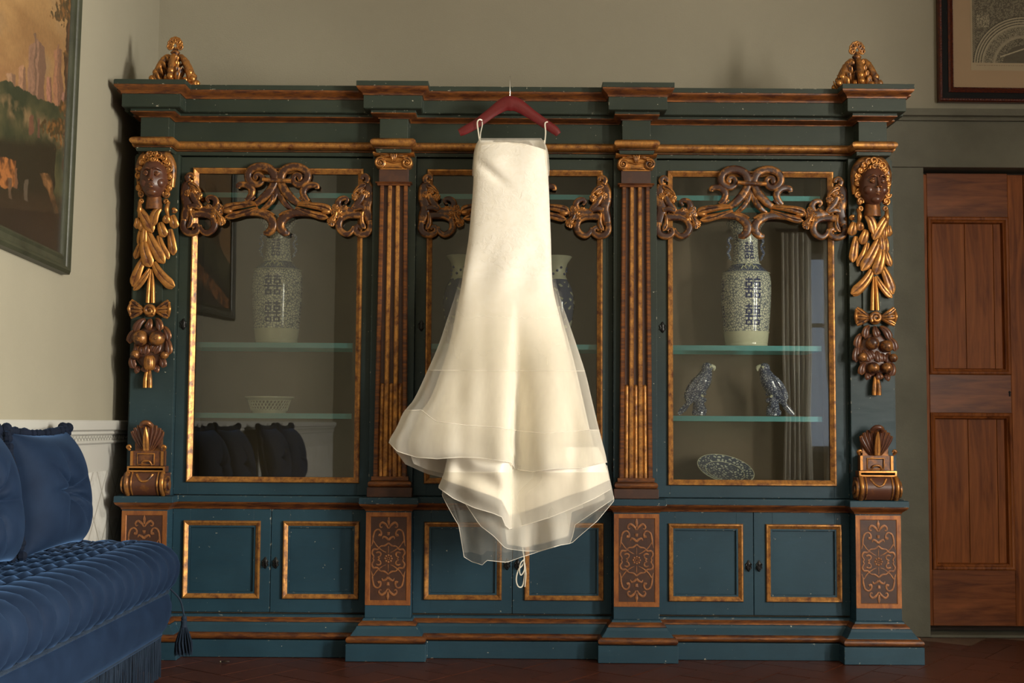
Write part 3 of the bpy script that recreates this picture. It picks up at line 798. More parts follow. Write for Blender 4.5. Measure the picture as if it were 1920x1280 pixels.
# carved crests hung across the top of the glass
KC = 1/(4.2675*422)
def crest(door, cx, gz1, label=None):
    b = MB(); y = YD-.012
    P = lambda s, pts, dy=0: [(cx+s*(u-868)*KC, y-dy, gz1-(v-110)*KC) for u, v in pts]
    for s in (1, -1):
        T = lambda pts, w, dy=0, fl=.95, gr=.30: b.tube(P(s, pts, dy), [q*KC*1.22 for q in w], seg=14, flat=fl, up=(0, -1, 0), samples=5, groove=gr)
        T([(704, 205), (688, 196), (694, 172), (722, 168), (742, 192), (736, 228), (700, 250), (656, 236), (628, 196), (636, 146), (684, 110), (752, 104), (812, 130), (842, 182), (838, 242), (800, 312), (748, 366), (688, 412)],
          [16, 20, 18, 16, 17, 20, 22, 24, 26, 27, 28, 29, 30, 30, 28, 30, 28, 20], .006)
        T([(860, 250), (862, 300), (832, 372), (782, 430), (720, 470)], [8, 16, 18, 16, 8], .002)
        T([(548, 282), (552, 260), (580, 250), (622, 256), (655, 284), (660, 322), (640, 358), (612, 384)], [14, 20, 20, 24, 26, 24, 20, 12], .004)
        T([(690, 352), (664, 366), (640, 392)], [6, 14, 8], .006)
        T([(505, 492), (590, 486), (672, 478), (745, 486), (806, 520), (838, 566), (832, 612), (800, 642), (764, 648)], [14, 22, 24, 26, 30, 32, 30, 26, 12], .008)
        T([(832, 330), (822, 380), (790, 420), (742, 452)], [6, 18, 18, 6], .010)
        for a, c_, e, w_ in (((432, 462), (480, 420), (700, 412), 26), ((450, 520), (570, 500), (716, 440), 22), ((520, 440), (610, 400), (690, 400), 18), ((640, 500), (740, 440), (850, 500), 16)):
            q = P(s, [a, c_, e], .014); b.leaf(q[2], q[1], q[0], w_*1.3*KC, .7)
        b.ball(P(s, [(470, 470)], .010)[0], 30*KC, 12, 8, (1.35, .8, .75))
        # end cluster on the stile
        T([(150, 230), (138, 196), (160, 172), (186, 184), (184, 204)], [18, 20, 16, 14, 13], .008)
        T([(160, 210), (130, 270), (126, 350), (146, 430), (128, 500), (116, 560)], [22, 34, 36, 38, 34, 26], 0, .8)
        T([(116, 540), (112, 600), (140, 642), (190, 652), (230, 628), (228, 592), (200, 584), (188, 606)], [20, 24, 24, 22, 20, 16, 13, 12], .006)
        T([(250, 586), (262, 626), (300, 650), (346, 628), (368, 580), (350, 528), (300, 500), (236, 494), (170, 500)], [8, 17, 20, 22, 24, 22, 22, 24, 26], .008)
        T([(318, 400), (300, 372), (322, 356), (360, 368), (376, 404), (356, 446)], [8, 12, 16, 20, 22, 20], .006)
        T([(240, 470), (300, 462), (372, 470), (430, 472)], [24, 30, 34, 22], .004)
        T([(150, 440), (200, 430), (250, 440), (200, 380), (170, 320)], [14, 20, 18, 22, 20], .012)
        for (u, v, r_) in ((196, 296, 32), (236, 352, 33), (222, 400, 26), (372, 482, 40), (420, 550, 38), (392, 436, 30), (150, 330, 30), (316, 440, 26), (352, 520, 24)):
            for an in (-.9, 0, .9):      # three-lobed leaf boss
                an2 = an+math.atan2(v-420, u-250); q = P(s, [(u-r_*.9*math.cos(an2), v-r_*.9*math.sin(an2)), (u, v), (u+r_*1.05*math.cos(an2), v+r_*1.05*math.sin(an2))], .014)
                b.leaf(q[0], q[1], q[2], r_*.62*KC, .9, n=7, tip=.5)
        for a, c_, e, w_ in (((250, 320), (200, 250), (150, 250), 18), ((170, 470), (200, 560), (150, 610), 16), ((380, 470), (400, 520), (450, 560), 18)):
            q = P(s, [a, c_, e], .016); b.leaf(q[0], q[1], q[2], w_*1.3*KC, .8)
    b.tube(P(1, [(752, 216), (868, 224), (984, 226)], .030), 17*KC, seg=10, flat=.8, up=(0, -1, 0))
    for dx, v0, v1 in ((-14, 205, 118), (14, 205, 114), (0, 200, 140)):
        q = P(1, [(868+dx*.5, v0), (868+dx*1.4, (v0+v1)/2), (868+dx*2, v1)], .014); b.leaf(q[0], q[1], q[2], 15*KC, .9)
    o = b.build('carved_crest', 'gilt_carving', door, smooth=True, sharp=70)
for (d, gx0, gx1, gz0, gz1), px in zip(doors, (513, 963, 1410)):
    crest(d, (gx0+gx1)/2+(0 if px != 963 else 0), gz1)

# carved corner posts: female head, feather drop, bow, fruit, corbel
def head(cx, cz, y, s, turn):
    b = MB(); rows = []; n, m_ = 44, 36
    rx, rz, ry = .0635*s, .094*s, .060*s
    for i in range(n+1):
        t = PI*i/n; t = min(max(t, .01), PI-.01); row = []
        for j in range(m_):
            a = 2*PI*j/m_
            x, z_ = math.sin(t)*math.cos(a), math.cos(t); yy = math.sin(t)*math.sin(a)   # yy<0 faces the room
            jaw = 1-.12*sm(-z_, .2, 1.0); r_ = 1.0
            fx, fz = x, z_; f = 0
            if yy < 0:
                G = lambda X0, Z0, sx, sz, A: A*math.exp(-((fx-X0)/sx)**2-((fz-Z0)/sz)**2)
                f += G(.40, .17, .22, .13, -.13)+G(-.40, .17, .22, .13, -.13)+G(0, -.1, .16, .35, .10)+G(0, -.42, .34, .16, .10)
            row.append((cx+rx*x*jaw, y+ry*yy-f*ry, cz+rz*z_))
        rows.append(row)
    b.grid(rows, True)
    if turn:
        ct, st = math.cos(turn), math.sin(turn)
        b.v = [(cx+(p[0]-cx)*ct-(p[1]-y)*st, y+(p[0]-cx)*st+(p[1]-y)*ct, p[2]) for p in b.v]
    # carved features: brows, lidded eyes, nose, parted lips, chin, ears
    ct, st = math.cos(turn), math.sin(turn)
    def T(x, d, z_): return (cx+x*ct+d*st, y-d*ct+x*st, cz+z_)
    D = lambda x, z_: ry*math.sqrt(max(.05, 1-(x/rx)**2-(z_/rz)**2))
    for e in (-1, 1):
        ex, ez = e*.024*s, .016*s; dd = D(ex, ez)
        b.ball(T(ex, dd-.002*s, ez), .0105*s, 12, 8, (1.15, .7, .8))
        for up_ in (1, -1):
            b.tube([T(ex-.013*s, dd-.001*s, ez), T(ex, dd+.006*s, ez+up_*.0085*s), T(ex+.013*s, dd-.002*s, ez)], [.0015*s, .0032*s, .0015*s], seg=7)
        b.tube([T(e*.009*s, dd+.007*s, .036*s), T(e*.024*s, dd+.005*s, .040*s), T(e*.042*s, dd-.008*s, .031*s)], [.003*s, .0055*s, .003*s], seg=8)
        b.ball(T(e*.032*s, D(e*.032*s, -.022*s)-.0205*s, -.022*s), .0245*s, 20, 12, (1, 1, 1))
        b.ball(T(e*.0085*s, ry+.010*s, -.0145*s), .0058*s, 9, 6)
        b.ball(T(e*.058*s, .004*s, -.004*s), .012*s, 10, 7, (.5, .7, 1.3))
    b.tube([T(0, ry*.98, .034*s), T(0, ry+.004*s, .012*s), T(0, ry+.012*s, -.004*s), T(0, ry+.016*s, -.013*s)], [.0055*s, .0060*s, .0075*s, .0085*s], seg=12)
    dl = D(0, -.036*s)+.002*s
    b.tube([T(-.021*s, dl-.010*s, -.031*s), T(-.008*s, dl+.003*s, -.0325*s), T(0, dl+.003*s, -.0345*s), T(.008*s, dl+.003*s, -.0325*s), T(.021*s, dl-.010*s, -.031*s)], [.0015*s, .0042*s, .0042*s, .0042*s, .0015*s], seg=9)
    b.tube([T(-.018*s, dl-.010*s, -.0365*s), T(0, dl+.001*s, -.0445*s), T(.018*s, dl-.010*s, -.0365*s)], [.0015*s, .0058*s, .0015*s], seg=9)
    b.ball(T(0, D(0, -.064*s)-.012*s, -.064*s), .021*s, 16, 10, (1.2, 1, .85))
    b.tube([(cx, y+.010, cz-.07*s), (cx, y+.014, cz-.135*s)], [.032*s, .040*s], seg=14)
    return b
K4 = 1/(3.37*425)
def corner_post(c, mirror, dz):
    root = MB().box(c-.040, c+.040, YP+.046, YP+.056, Z(1212/3.37+380, YP, 1633)+dz+.09, z285-.002)
    s = -1 if mirror else 1
    post = root.build('carved_corner_drop', 'paint', cab, bevel=.001)
    yb = YP+.045
    P = lambda u, v, dy=0: (c+s*(u-243)*K4, yb-dy, Z(v/3.37+380, yb, 1633)+dz)
    hz = Z(348, YP, 1633)+dz-.002
    hx = c+s*.000
    hd = head(hx, hz, YP+.010, .98, (.12 if not mirror else .06)).build('carved_head', 'carving_brown', post, smooth=True, sharp=80)
    # hair: arch of curls
    b = MB()
    b.tube([(c-.070, YP+.04, hz-.03), (c-.072, YP+.036, hz+.06), (c-.045, YP+.03, hz+.112), (c, YP+.026, hz+.120), (c+.045, YP+.03, hz+.112), (c+.072, YP+.036, hz+.06), (c+.070, YP+.04, hz-.03)], [.014, .020, .022, .022, .022, .020, .014], seg=10)
    rnd = random.Random(5 if mirror else 9)
    for k in range(15):
        a = PI*(-.18+1.36*k/14)
        x, z_ = c+.068*math.cos(a)*1.0, hz+.010+.104*math.sin(a)+(0 if math.sin(a) > 0 else -.02)
        r_ = .0165+rnd.uniform(-.002, .003)
        b.tube(spiral(x, z_, .003, r_, 1.4, rnd.uniform(0, 6), rnd.choice((-1, 1)), YP-.004+.012*abs(math.cos(a)), 8), [.003, .004, .0055, .005], seg=7, samples=3, up=(0, 1, 0))
        b.ball((x, YP+.016, z_), r_*.9, 8, 6)
    for k in range(9):
        a = PI*(.18+.64*k/8)
        x, z_ = c+.040*math.cos(a), hz+.084*math.sin(a)
        b.tube(spiral(x, z_, .002, .012, 1.3, rnd.uniform(0, 6), rnd.choice((-1, 1)), YP-.022+.02*abs(math.cos(a)), 8), [.003, .004, .005, .004], seg=7, samples=3, up=(0, 1, 0))
    for sd in (-1, 1):
        for k in range(4):
            z_ = hz-.02-.026*k; x = c+sd*(.062-.002*k)
            b.tube(spiral(x, z_, .003, .011, 1.3, k, sd, YP+.012, 8), [.003, .005, .005, .004], seg=7, samples=3, up=(0, 1, 0))
            b.ball((x, YP+.022, z_), .010, 8, 6)
        b.tube([(c+sd*.064, YP+.02, hz-.10), (c+sd*.060, YP+.008, hz-.135), (c+sd*.066, YP+.02, hz-.17)], [.008, .011, .005], seg=8)
    b.build('curled_hair', 'gilt_carving', post, smooth=True, sharp=70)
    # feathers
    b = MB()
    FE = [((330, 300), (338, 350), (365, 402), 15, .010), ((330, 225), (334, 270), (328, 322), 14, .014), ((145, 215), (128, 300), (120, 378), 19, .008), ((215, 255), (200, 335), (148, 402), 18, .010),
          ((300, 395), (342, 480), (372, 578), 21, .014), ((265, 465), (300, 545), (368, 600), 15, .012), ((240, 425), (200, 520), (105, 578), 22, .016), ((225, 470), (190, 540), (120, 590), 14, .012),
          ((285, 230), (245, 330), (172, 432), 24, .020), ((302, 300), (292, 380), (256, 456), 25, .026), ((296, 205), (302, 265), (306, 328), 14, .026), ((205, 175), (192, 215), (172, 266), 20, .020),
          ((130, 130), (112, 170), (112, 212), 20, .020), ((170, 130), (158, 150), (166, 182), 17, .026), ((322, 155), (318, 200), (322, 232), 13, .024), ((350, 148), (342, 185), (358, 214), 14, .022),
          ((335, 92), (285, 160), (246, 240), 22, .032), ((195, 88), (240, 110), (246, 205), 20, .036), ((130, 100), (118, 90), (112, 115), 14, .018)]
    for p0, p1, p2, w_, dy in FE:
        b.leaf(P(*p0, dy), P(*p1, dy+.010), P(*p2, dy-.004), w_*1.5*K4, .34, n=11, tip=.22, base=.55)
    for du, w_ in ((-12, 13), (14, 13)):
        b.tube([P(254+du*.4, 470, .012), P(252+du, 570, .018), P(252+du*1.3, 682, .018)], [w_*.4*K4, w_*K4, w_*1.1*K4], seg=8)
    b.build('feather_drop', 'gilt_leaf', post, smooth=True, sharp=60)
    # bow
    b = MB()
    b.tube(spiral(*[P(255, 730)[0], P(255, 730)[2]], 6*K4, 36*K4, 1.6, .4, s, yb-.030, 9), [8*K4, 12*K4, 14*K4, 12*K4], seg=8, samples=3)
    b.ball(P(255, 730, .012), 42*K4, 14, 9, (1, .5, 1))
    for sd in (-1, 1):
        u0 = 255+sd*30
        for z0, z1, dy in ((-14, -52, .02), (0, 0, .034), (14, 48, .02)):
            b.leaf(P(u0, 728, .018), P(u0+sd*45, 728+z0*1.2, .018+dy*.6), P(u0+sd*92, 722+z1, .014+dy*.4), 20*K4, .8, tip=.8)
        b.tube([P(u0+sd*88, 672, .018), P(u0+sd*98, 720, .03), P(u0+sd*88, 768, .018)], [6*K4, 12*K4, 7*K4], seg=8)
    b.build('ribbon_bow', 'gilt_carving', post, smooth=True, sharp=60)
    # fruit
    b = MB()
    for (u, v, r_) in (((230, 890, 42), (320, 908, 40), (165, 978, 30), (360, 982, 28), (235, 1045, 37), (320, 1045, 34)) if not mirror else ((200, 905, 50), (305, 905, 50), (150, 1010, 26), (335, 1010, 30))):
        p = P(u, v, .030); b.ball(p, r_*K4, 18, 12)
        b.ball((p[0]+.002, p[1]-r_*K4*.96, p[2]-.004), .0028, 7, 5)
    if mirror:
        p = P(245, 1060, .028)
        for k in range(10):
            a = 2*PI*k/10; b.ball((p[0]+18*K4*math.cos(a), p[1]+18*K4*math.sin(a), p[2]), 26*K4, 8, 10, (.75, .75, 1.8))
    for du in (-14, 14):
        b.tube([P(258+du*.5, 1100, .012), P(258+du, 1160, .018), P(258+du*1.1, 1215, .016)], [10*K4, 15*K4, 15*K4], seg=8)
    b.build('fruit_cluster', 'gilt_carving', post, smooth=True, sharp=70)
    b = MB()
    LV = [((220, 780), (180, 800), (190, 860)), ((255, 780), (250, 820), (270, 850)), ((285, 785), (330, 800), (345, 870)), ((170, 830), (130, 860), (135, 920)), ((340, 850), (375, 880), (375, 940)), ((150, 900), (118, 950), (130, 1010)),
          ((180, 930), (200, 970), (215, 1005)), ((260, 935), (270, 970), (275, 1010)), ((330, 950), (340, 990), (330, 1020)), ((190, 1010), (150, 1050), (165, 1090)), ((350, 1010), (372, 1050), (340, 1095)),
          ((270, 1070), (275, 1095), (280, 1118)), ((200, 1070), (200, 1100), (215, 1112)), ((320, 1080), (330, 1105), (310, 1115)), ((215, 930), (225, 960), (240, 990)), ((300, 950), (295, 975), (300, 1005))]
    for p0, p1, p2 in LV: b.leaf(P(*p0, .012), P(*p1, .030), P(*p2, .022), 25*K4, .4, n=7)
    b.ball(P(252, 960, .006), 110*K4, 14, 10, (.95, .14, 1.25))
    b.build('fruit_leaves', 'carving_brown', post, smooth=True, sharp=60)
    # corbel
    K2 = 1/(2.56*427); zq = lambda v: Z(v/2.56+760, YP, 1640)
    Q = lambda u, v, y: (c+s*(u-207)*K2, y, zq(v))
    b = MB()
    b.box(c-76*K2, c+80*K2, YP+.012, YP+.056, zq(312), zq(240))
    b.box(c-88*K2, c+92*K2, YP-.002, YP+.056, zq(342), zq(314))
    rows = []
    for i in range(17):
        t = i/16; v = 345+108*t; dep = .042*math.sin(PI*(.12+.80*t))**.8
        rows.append([(c-100*K2, YP+.056, zq(v)), (c-100*K2, YP+.012-dep, zq(v)), (c+102*K2, YP+.012-dep, zq(v)), (c+102*K2, YP+.056, zq(v))])
    b.grid(rows); b.cap(rows[0]); b.cap(rows[-1])
    body = b.build('corbel', 'carving_brown', cab, bevel=.001)
    b = MB()
    for u in (-82, -60, 64, 86):
        pts = [(c+u*K2, YP+.012-.044*math.sin(PI*(.12+.80*t))**.8, zq(345+106*t)) for t in [k/10 for k in range(11)]]
        b.tube(pts, (11 if abs(u) > 70 else 4)*K2, seg=8, samples=2)
    b.tube([(c-38*K2, YP-.014, zq(352)), (c-20*K2, YP-.026, zq(378)), (c, YP-.03, zq(386)), (c+20*K2, YP-.026, zq(378)), (c+38*K2, YP-.014, zq(352))], 6*K2, seg=8)
    b.frame(c-46*K2, c+38*K2, zq(308), zq(252), YP+.012, [(0, -.002), (0, .004), (.003, .006), (.006, .004), (.006, -.002)])
    for u in (-72, 74): b.box(c+(u-6)*K2, c+(u+6)*K2, YP+.006, YP+.02, zq(311), zq(242))
    b.tube([(c-24*K2, YP+.010, zq(308)), (c-16*K2, YP+.004, zq(292)), (c, YP+.002, zq(288)), (c+16*K2, YP+.004, zq(292)), (c+24*K2, YP+.010, zq(308))], 5*K2, seg=8)
    b.frame(c-88*K2, c+92*K2, zq(342), zq(314), YP-.002, [(0, -.001), (0, .003), (.008, .004), (.013, .004)]); b.box(c-82*K2, c+86*K2, YP-.006, YP, zq(338), zq(318))
    for sd in (-1, 1):
        x = c+sd*102*K2
        rows = [[(x+sd*o, YP+.004+r_*math.cos(a), zq(402)+r_*math.sin(a)) for a in [2*PI*k/16 for k in range(16)]] for r_, o in ((.040, -.002), (.038, .006), (.022, .007), (.020, .012), (.008, .013))]
        b.grid(rows, True); b.cap(rows[-1])
        b.tube([(c+sd*82*K2, YP+.01, zq(236)), (c+sd*90*K2, YP+.0, zq(222)), (c+sd*80*K2, YP-.002, zq(216)), (c+sd*74*K2, YP-.001, zq(226))], [7*K2, 8*K2, 7*K2, 5*K2], seg=8)
    b.build('gilt_corbel_detail', 'gilt_carving', body, smooth=True, sharp=50)
    b = MB()
    for k in range(9):
        t = -1+k/4; a = t*1.0
        b.leaf((c+t*22*K2, YP+.020, zq(240)), (c+t*56*K2, YP+.018, zq(190)), (c+math.sin(a)*88*K2, YP-.006+.016*abs(t), zq(240-math.cos(a*.78)*132)), 12.5*K2, 1.1, n=10, tip=.6)
    b.tube([(c-26*K2, YP-.006, zq(122)), (c-12*K2, YP-.020, zq(106)), (c+12*K2, YP-.020, zq(106)), (c+26*K2, YP-.006, zq(122))], 12*K2, seg=8)
    rows = [[(c+u*66*K2*f, YP+.056, zq(240-v*128*f)) for u, v in ((-1, 0), (-1.1, .5), (-.75, .88), (0, 1), (.75, .88), (1.1, .5), (1, 0))], [(c+u*66*K2*f, YP+.022, zq(240-v*126)) for f in (1,) for u, v in ((-1, 0), (-1.1, .5), (-.75, .88), (0, 1), (.75, .88), (1.1, .5), (1, 0))]] if False else None
    b.box(c-62*K2, c+62*K2, YP+.024, YP+.056, zq(240), zq(140))
    b.build('shell_fan', 'carving_brown', body, smooth=True, sharp=50)
    b = MB(); b.leaf((c, YP-.016, zq(125)), (c, YP-.014, zq(180)), (c, YP-.006, zq(238)), 15*K2, .8, tip=.9, base=.2)
    b.build('gilt_shell_rib', 'gilt_leaf', body, smooth=True)
corner_post(PC[3], False, 0)
corner_post(PC[0], True, .012)

# finials on the end blocks
def finial(c, px0):
    KF = 1/(3.88*430); cx = c
    y = YP+.06; z0 = ZT
    b = MB()
    b.lathe([(.001, -.001), (.108, -.001), (.110, .005), (.096, .014), (.060, .026), (.001, .030)], (cx, y, z0), 32)
    base = b.build('finial', 'gilt_border', cab, smooth=True)
    F = (1.22, 1.0, 1.26)
    b = MB(); zf = lambda h: z0+h
    # four acanthus consoles leaning in to a collar, a cone of leaves inside, a crown of petals on top
    for k in range(6):
        a = k*PI/3+PI/6; dx, dy = math.cos(a), math.sin(a)
        b.tube([(cx+dx*.078, y+dy*.07, zf(.016)), (cx+dx*.068, y+dy*.06, zf(.050)), (cx+dx*.052, y+dy*.048, zf(.085)), (cx+dx*.030, y+dy*.028, zf(.112)), (cx+dx*.010, y+dy*.01, zf(.108))], [.012, .013, .013, .011, .008], seg=9, groove=.2)
        for t in range(4):
            r_ = .086-.014*t; b.ball((cx+dx*r_, y+dy*r_*.9, zf(.028+.024*t)), .0125, 8, 6)
            an = a+.35; b.leaf((cx+math.cos(an)*(r_-.02), y+math.sin(an)*(r_-.02), zf(.012+.024*t)), (cx+math.cos(an)*(r_-.004), y+math.sin(an)*(r_-.004), zf(.028+.024*t)), (cx+math.cos(an)*(r_-.002), y+math.sin(an)*(r_-.002), zf(.046+.022*t)), .010, .8, nrm=(math.cos(an), math.sin(an), .2), n=7)
    for k in range(10):
        a = k*PI/5; dx, dy = math.cos(a), math.sin(a)
        b.leaf((cx+dx*.012, y+dy*.012, zf(.02)), (cx+dx*.030, y+dy*.030, zf(.055)), (cx+dx*.040, y+dy*.04, zf(.072)), .013, .8, nrm=(dx, dy, .2))
        b.ball((cx+dx*.058, y+dy*.055, zf(.026)), .011, 8, 6)
    b.lathe([(.034, .02), (.028, .05), (.016, .09), (.010, .115), (.014, .125), (.018, .132), (.010, .140), (.008, .150)], (cx, y, z0), 20)
    for k in range(7):
        a = PI*(k/6); u, v = math.cos(a), math.sin(a)
        p = [(cx+(.014+.0*u)*u, y-.004, zf(.150)), (cx+.030*u, y-.012, zf(.158+.020*v)), (cx+.030*u, y-.004, zf(.150+.040*v))]
        pts = [(cx+u*.018+.010*math.cos(q), y-.006, zf(.152+.024*v+.010*math.sin(q))) for q in [2*PI*t/8 for t in range(9)]]
        b.tube(pts, .0036, seg=7, samples=2)
        b.ball((cx+u*.018, y-.0, zf(.152+.024*v)), .009, 8, 6, (1, .7, 1))
    b.v = [(cx+(p[0]-cx)*F[0], p[1], z0+(p[2]-z0)*F[2]) for p in b.v]
    b.build('pierced_leaf_cone', 'gilt_carving', base, smooth=True, sharp=60)
finial(PC[0]+.066, 325)
finial(PC[3]-.050, 1607)
def proj(p):
    d = p-Vector((0, 0, HC)); k = FPX/d.dot(_f)
    return 960+d.dot(_rc)*k, 640-d.dot(_uc)*k
def atx(px, py, xw):
    u = (px-960)/FPX; v = (640-py)/FPX; d = _rc*u+_uc*v+_f; k = xw/d.x
    return Vector((xw, d.y*k, HC+d.z*k))

# ================================================================== WEDDING DRESS ON ITS HANGER
HY = 5.255
def hp(px, py, y=HY): return tuple(at(px, py, y))
hang = thing('coat_hanger', 'dark red wooden coat hanger hooked over the cabinet cornice, holding the ivory dress', 'hanger', hp(956, 192))
b = MB()
q = [hp(*p) for p in ((861, 249), (872, 244), (895, 231), (922, 211), (943, 197), (957, 194), (972, 198), (996, 214), (1022, 232), (1040, 244), (1047, 252))]
S = HY/FPX
b.tube(q, [7*S, 8.5*S, 9*S, 10*S, 13*S, 15*S, 13*S, 10*S, 9*S, 8.5*S, 6*S], seg=14, flat=.42, up=(0, 1, 0), samples=5)
b.build('shoulder_bar', 'hanger_red', hang, smooth=True)
b = MB(); h0 = at(956, 190, HY); zt_ = ZT+.010
b.tube([tuple(h0-Vector((0, 0, .012))), tuple(h0+Vector((0, 0, .02))), (h0.x, HY-.006, h0.z+.05), (h0.x, HY, zt_-.012), (h0.x, HY+.018, zt_+.008), (h0.x, HY+.045, zt_+.002), (h0.x, HY+.062, zt_-.006), (h0.x, HY+.070, zt_-.008)], .0022, seg=8, samples=5)
b.build('chrome_hook', 'chrome', hang, smooth=True)

dress = thing('wedding_dress', 'ivory strapless wedding dress with layered tulle skirt hanging in front of the cabinet', 'dress', hp(958, 270))
YC = lambda py: interp(py, [(260, 5.235), (500, 5.20), (800, 5.12), (1050, 5.10)])
def curve(pts):
    xs = sorted(pts); 
    def f(v):
        if v <= xs[0][0]: return xs[0][1]
        if v >= xs[-1][0]: return xs[-1][1]
        for k in range(len(xs)-1):
            if v <= xs[k+1][0]:
                (x0, y0), (x1, y1) = xs[k], xs[k+1]; h = x1-x0; t = (v-x0)/h
                m0 = (y1-xs[k-1][1])/(x1-xs[k-1][0]) if k > 0 else (y1-y0)/h
                m1 = (xs[k+2][1]-y0)/(xs[k+2][0]-x0) if k+2 < len(xs) else (y1-y0)/h
                return (2*t**3-3*t*t+1)*y0+(t**3-2*t*t+t)*h*m0+(-2*t**3+3*t*t)*y1+(t**3-t*t)*h*m1
    return f
def layer(name, m, Lp, Rp, Dp, top, hemF, hemB, waves=(), cols=150, rows=44, ov=0, sharp_hem=True, a0=0, a1=2*PI, extra=None, topB=None):
    """closed tube of cloth: left / right silhouette and depth down the body, own hem line front and back"""
    fl_, fr, fd = curve(Lp), curve(Rp), curve(Dp)
    hF = lambda x: interp(x, hemF); hB = lambda x: interp(x, hemB)
    tp = (lambda x: top) if not isinstance(top, list) else (lambda x: interp(x, top))
    G = []
    closed = abs(a1-a0-2*PI) < 1e-6
    nc = cols if closed else cols+1
    for j in range(nc):
        a = a0+(a1-a0)*j/cols; cu, su = math.cos(a), math.sin(a)
        hem = 900
        for _ in range(5):
            x = (fl_(hem)+fr(hem))/2+(fr(hem)-fl_(hem))/2*cu
            w_ = sm(su, -.12, .12); hem = hF(x)*w_+hB(x)*(1-w_)
        x = (fl_(280)+fr(280))/2+(fr(280)-fl_(280))/2*cu
        t0 = tp(x) if su > 0 or topB is None else topB
        col = []
        for i in range(rows+1):
            t = i/rows; py = t0+(hem-t0)*t
            xl, xr, d = fl_(py), fr(py), fd(py)
            x = (xl+xr)/2+(xr-xl)/2*(cu*(1-.0)); dep = d*(abs(su)**.75)*(1 if su > 0 else -1)
            wv = 0
            for (k, ph, amp, y0, y1) in waves:
                wv += amp*math.sin(k*a+ph+.6*math.sin(py/90+k))*sm(py, y0, y1)
            wv *= (abs(su)**.5)
            yy = YC(py)-dep-wv-ov*(1 if su > 0 else -1)
            if extra and su > 0: yy += extra(x, py)*abs(su)**.5
            yy = min(yy, 5.268 if py < 985 else 5.30)
            col.append(hp(x, py, yy) if True else None)
        G.append(col)
    # re-project: silhouette was measured at the mid plane, so keep world x from there
    for j, col in enumerate(G):
        a = a0+(a1-a0)*j/cols
        for i, p in enumerate(col):
            y = p[1]; k = 5.15/y if False else 1
    rowsL = [[G[j][i] for j in range(nc)] for i in range(rows+1)]
    b = MB(); b.grid(rowsL, closed)
    o = b.build(name, m, dress, smooth=True, sharp=180)
    return rowsL, o
def valley(x, py):
    e = x-960+(py-860)*.02
    v = .15/(1+math.exp(max(-40, min(40, -e/2.5))))*math.exp(-max(0, e)/42)*sm(py, 540, 800)
    v += .020*math.exp(-((x-905)/14)**2)*sm(py, 520, 640)*(1-sm(py, 700, 800))*.3
    v -= .022*math.exp(-((x-940)/22)**2)*sm(py, 600, 850)
    v -= .018*math.exp(-((x-1030)/24)**2)*sm(py, 600, 850)
    v += .020*math.exp(-((x-862)/16)**2)*sm(py, 620, 850)
    v += .018*math.exp(-((x-1078)/15)**2)*sm(py, 680, 850)
    return v
def bod(x, py):
    v = .018*math.exp(-((x-922-(py-325)*1.1)/13)**2-((py-325)/22)**2)
    v += .006*math.sin((x+py*.35)/13)*sm(py, 430, 520)
    v -= .014*math.exp(-((x-925)/30)**2-((py-300)/26)**2)+.014*math.exp(-((x-995)/26)**2-((py-305)/30)**2)
    v += .004*math.sin((x-py*.8)/16)*math.exp(-((x-1012)/20)**2)
    return v
BL = [(262, 898), (275, 893), (300, 889), (350, 887), (400, 883), (450, 878), (500, 870), (540, 863), (580, 852)]
BR = [(262, 1020), (280, 1024), (300, 1026), (350, 1029), (400, 1031), (450, 1033), (500, 1035), (540, 1039), (580, 1052)]
DD = [(262, .038), (300, .055), (400, .064), (500, .066), (570, .060)]
GLx = [p for p in BL if p[0] < 500]+[(500, 870), (540, 864), (600, 853), (650, 842), (700, 830), (760, 812), (820, 802), (870, 818)]
GRx = [p for p in BR if p[0] < 500]+[(500, 1034.5), (540, 1037), (600, 1051), (650, 1063), (700, 1075), (760, 1090), (820, 1104), (870, 1114)]
GD = [(262, .038), (300, .055), (400, .064), (500, .066), (540, .070), (600, .082), (700, .092), (800, .104), (900, .108)]
R, o = layer('gown_body', 'lace', GLx, GRx, GD, [(890, 272), (905, 267), (950, 267), (985, 270), (1010, 277), (1026, 283)], [(780, 838), (840, 848), (950, 852), (962, 856), (970, 872), (1040, 868), (1125, 858)], [(0, 850), (2000, 850)],
             waves=((5, 1, .003, 400, 560), (5, .6, .008, 560, 800), (11, 2, .004, 600, 850)), extra=lambda x, py: bod(x, py)*(1-sm(py, 520, 600))+valley(x, py), topB=263, rows=110, cols=170)
b = MB(); b.tube([R[0][j] for j in range(0, 75, 3)], .0016, seg=6, samples=3); b.build('neckline_piping', 'satin', dress, smooth=True)
R, o = layer('neckline_tulle', 'tulle_neck', [(255, 902), (275, 891), (310, 886), (330, 885)], [(255, 1012), (275, 1025), (310, 1030), (330, 1030)], [(255, .040), (300, .058)], 259, [(880, 330), (893, 330), (900, 272), (950, 267), (1010, 277), (1020, 283), (1027, 330), (1040, 330)], [(0, 300), (2000, 300)], waves=((23, 0, .002, 250, 300),), rows=8)
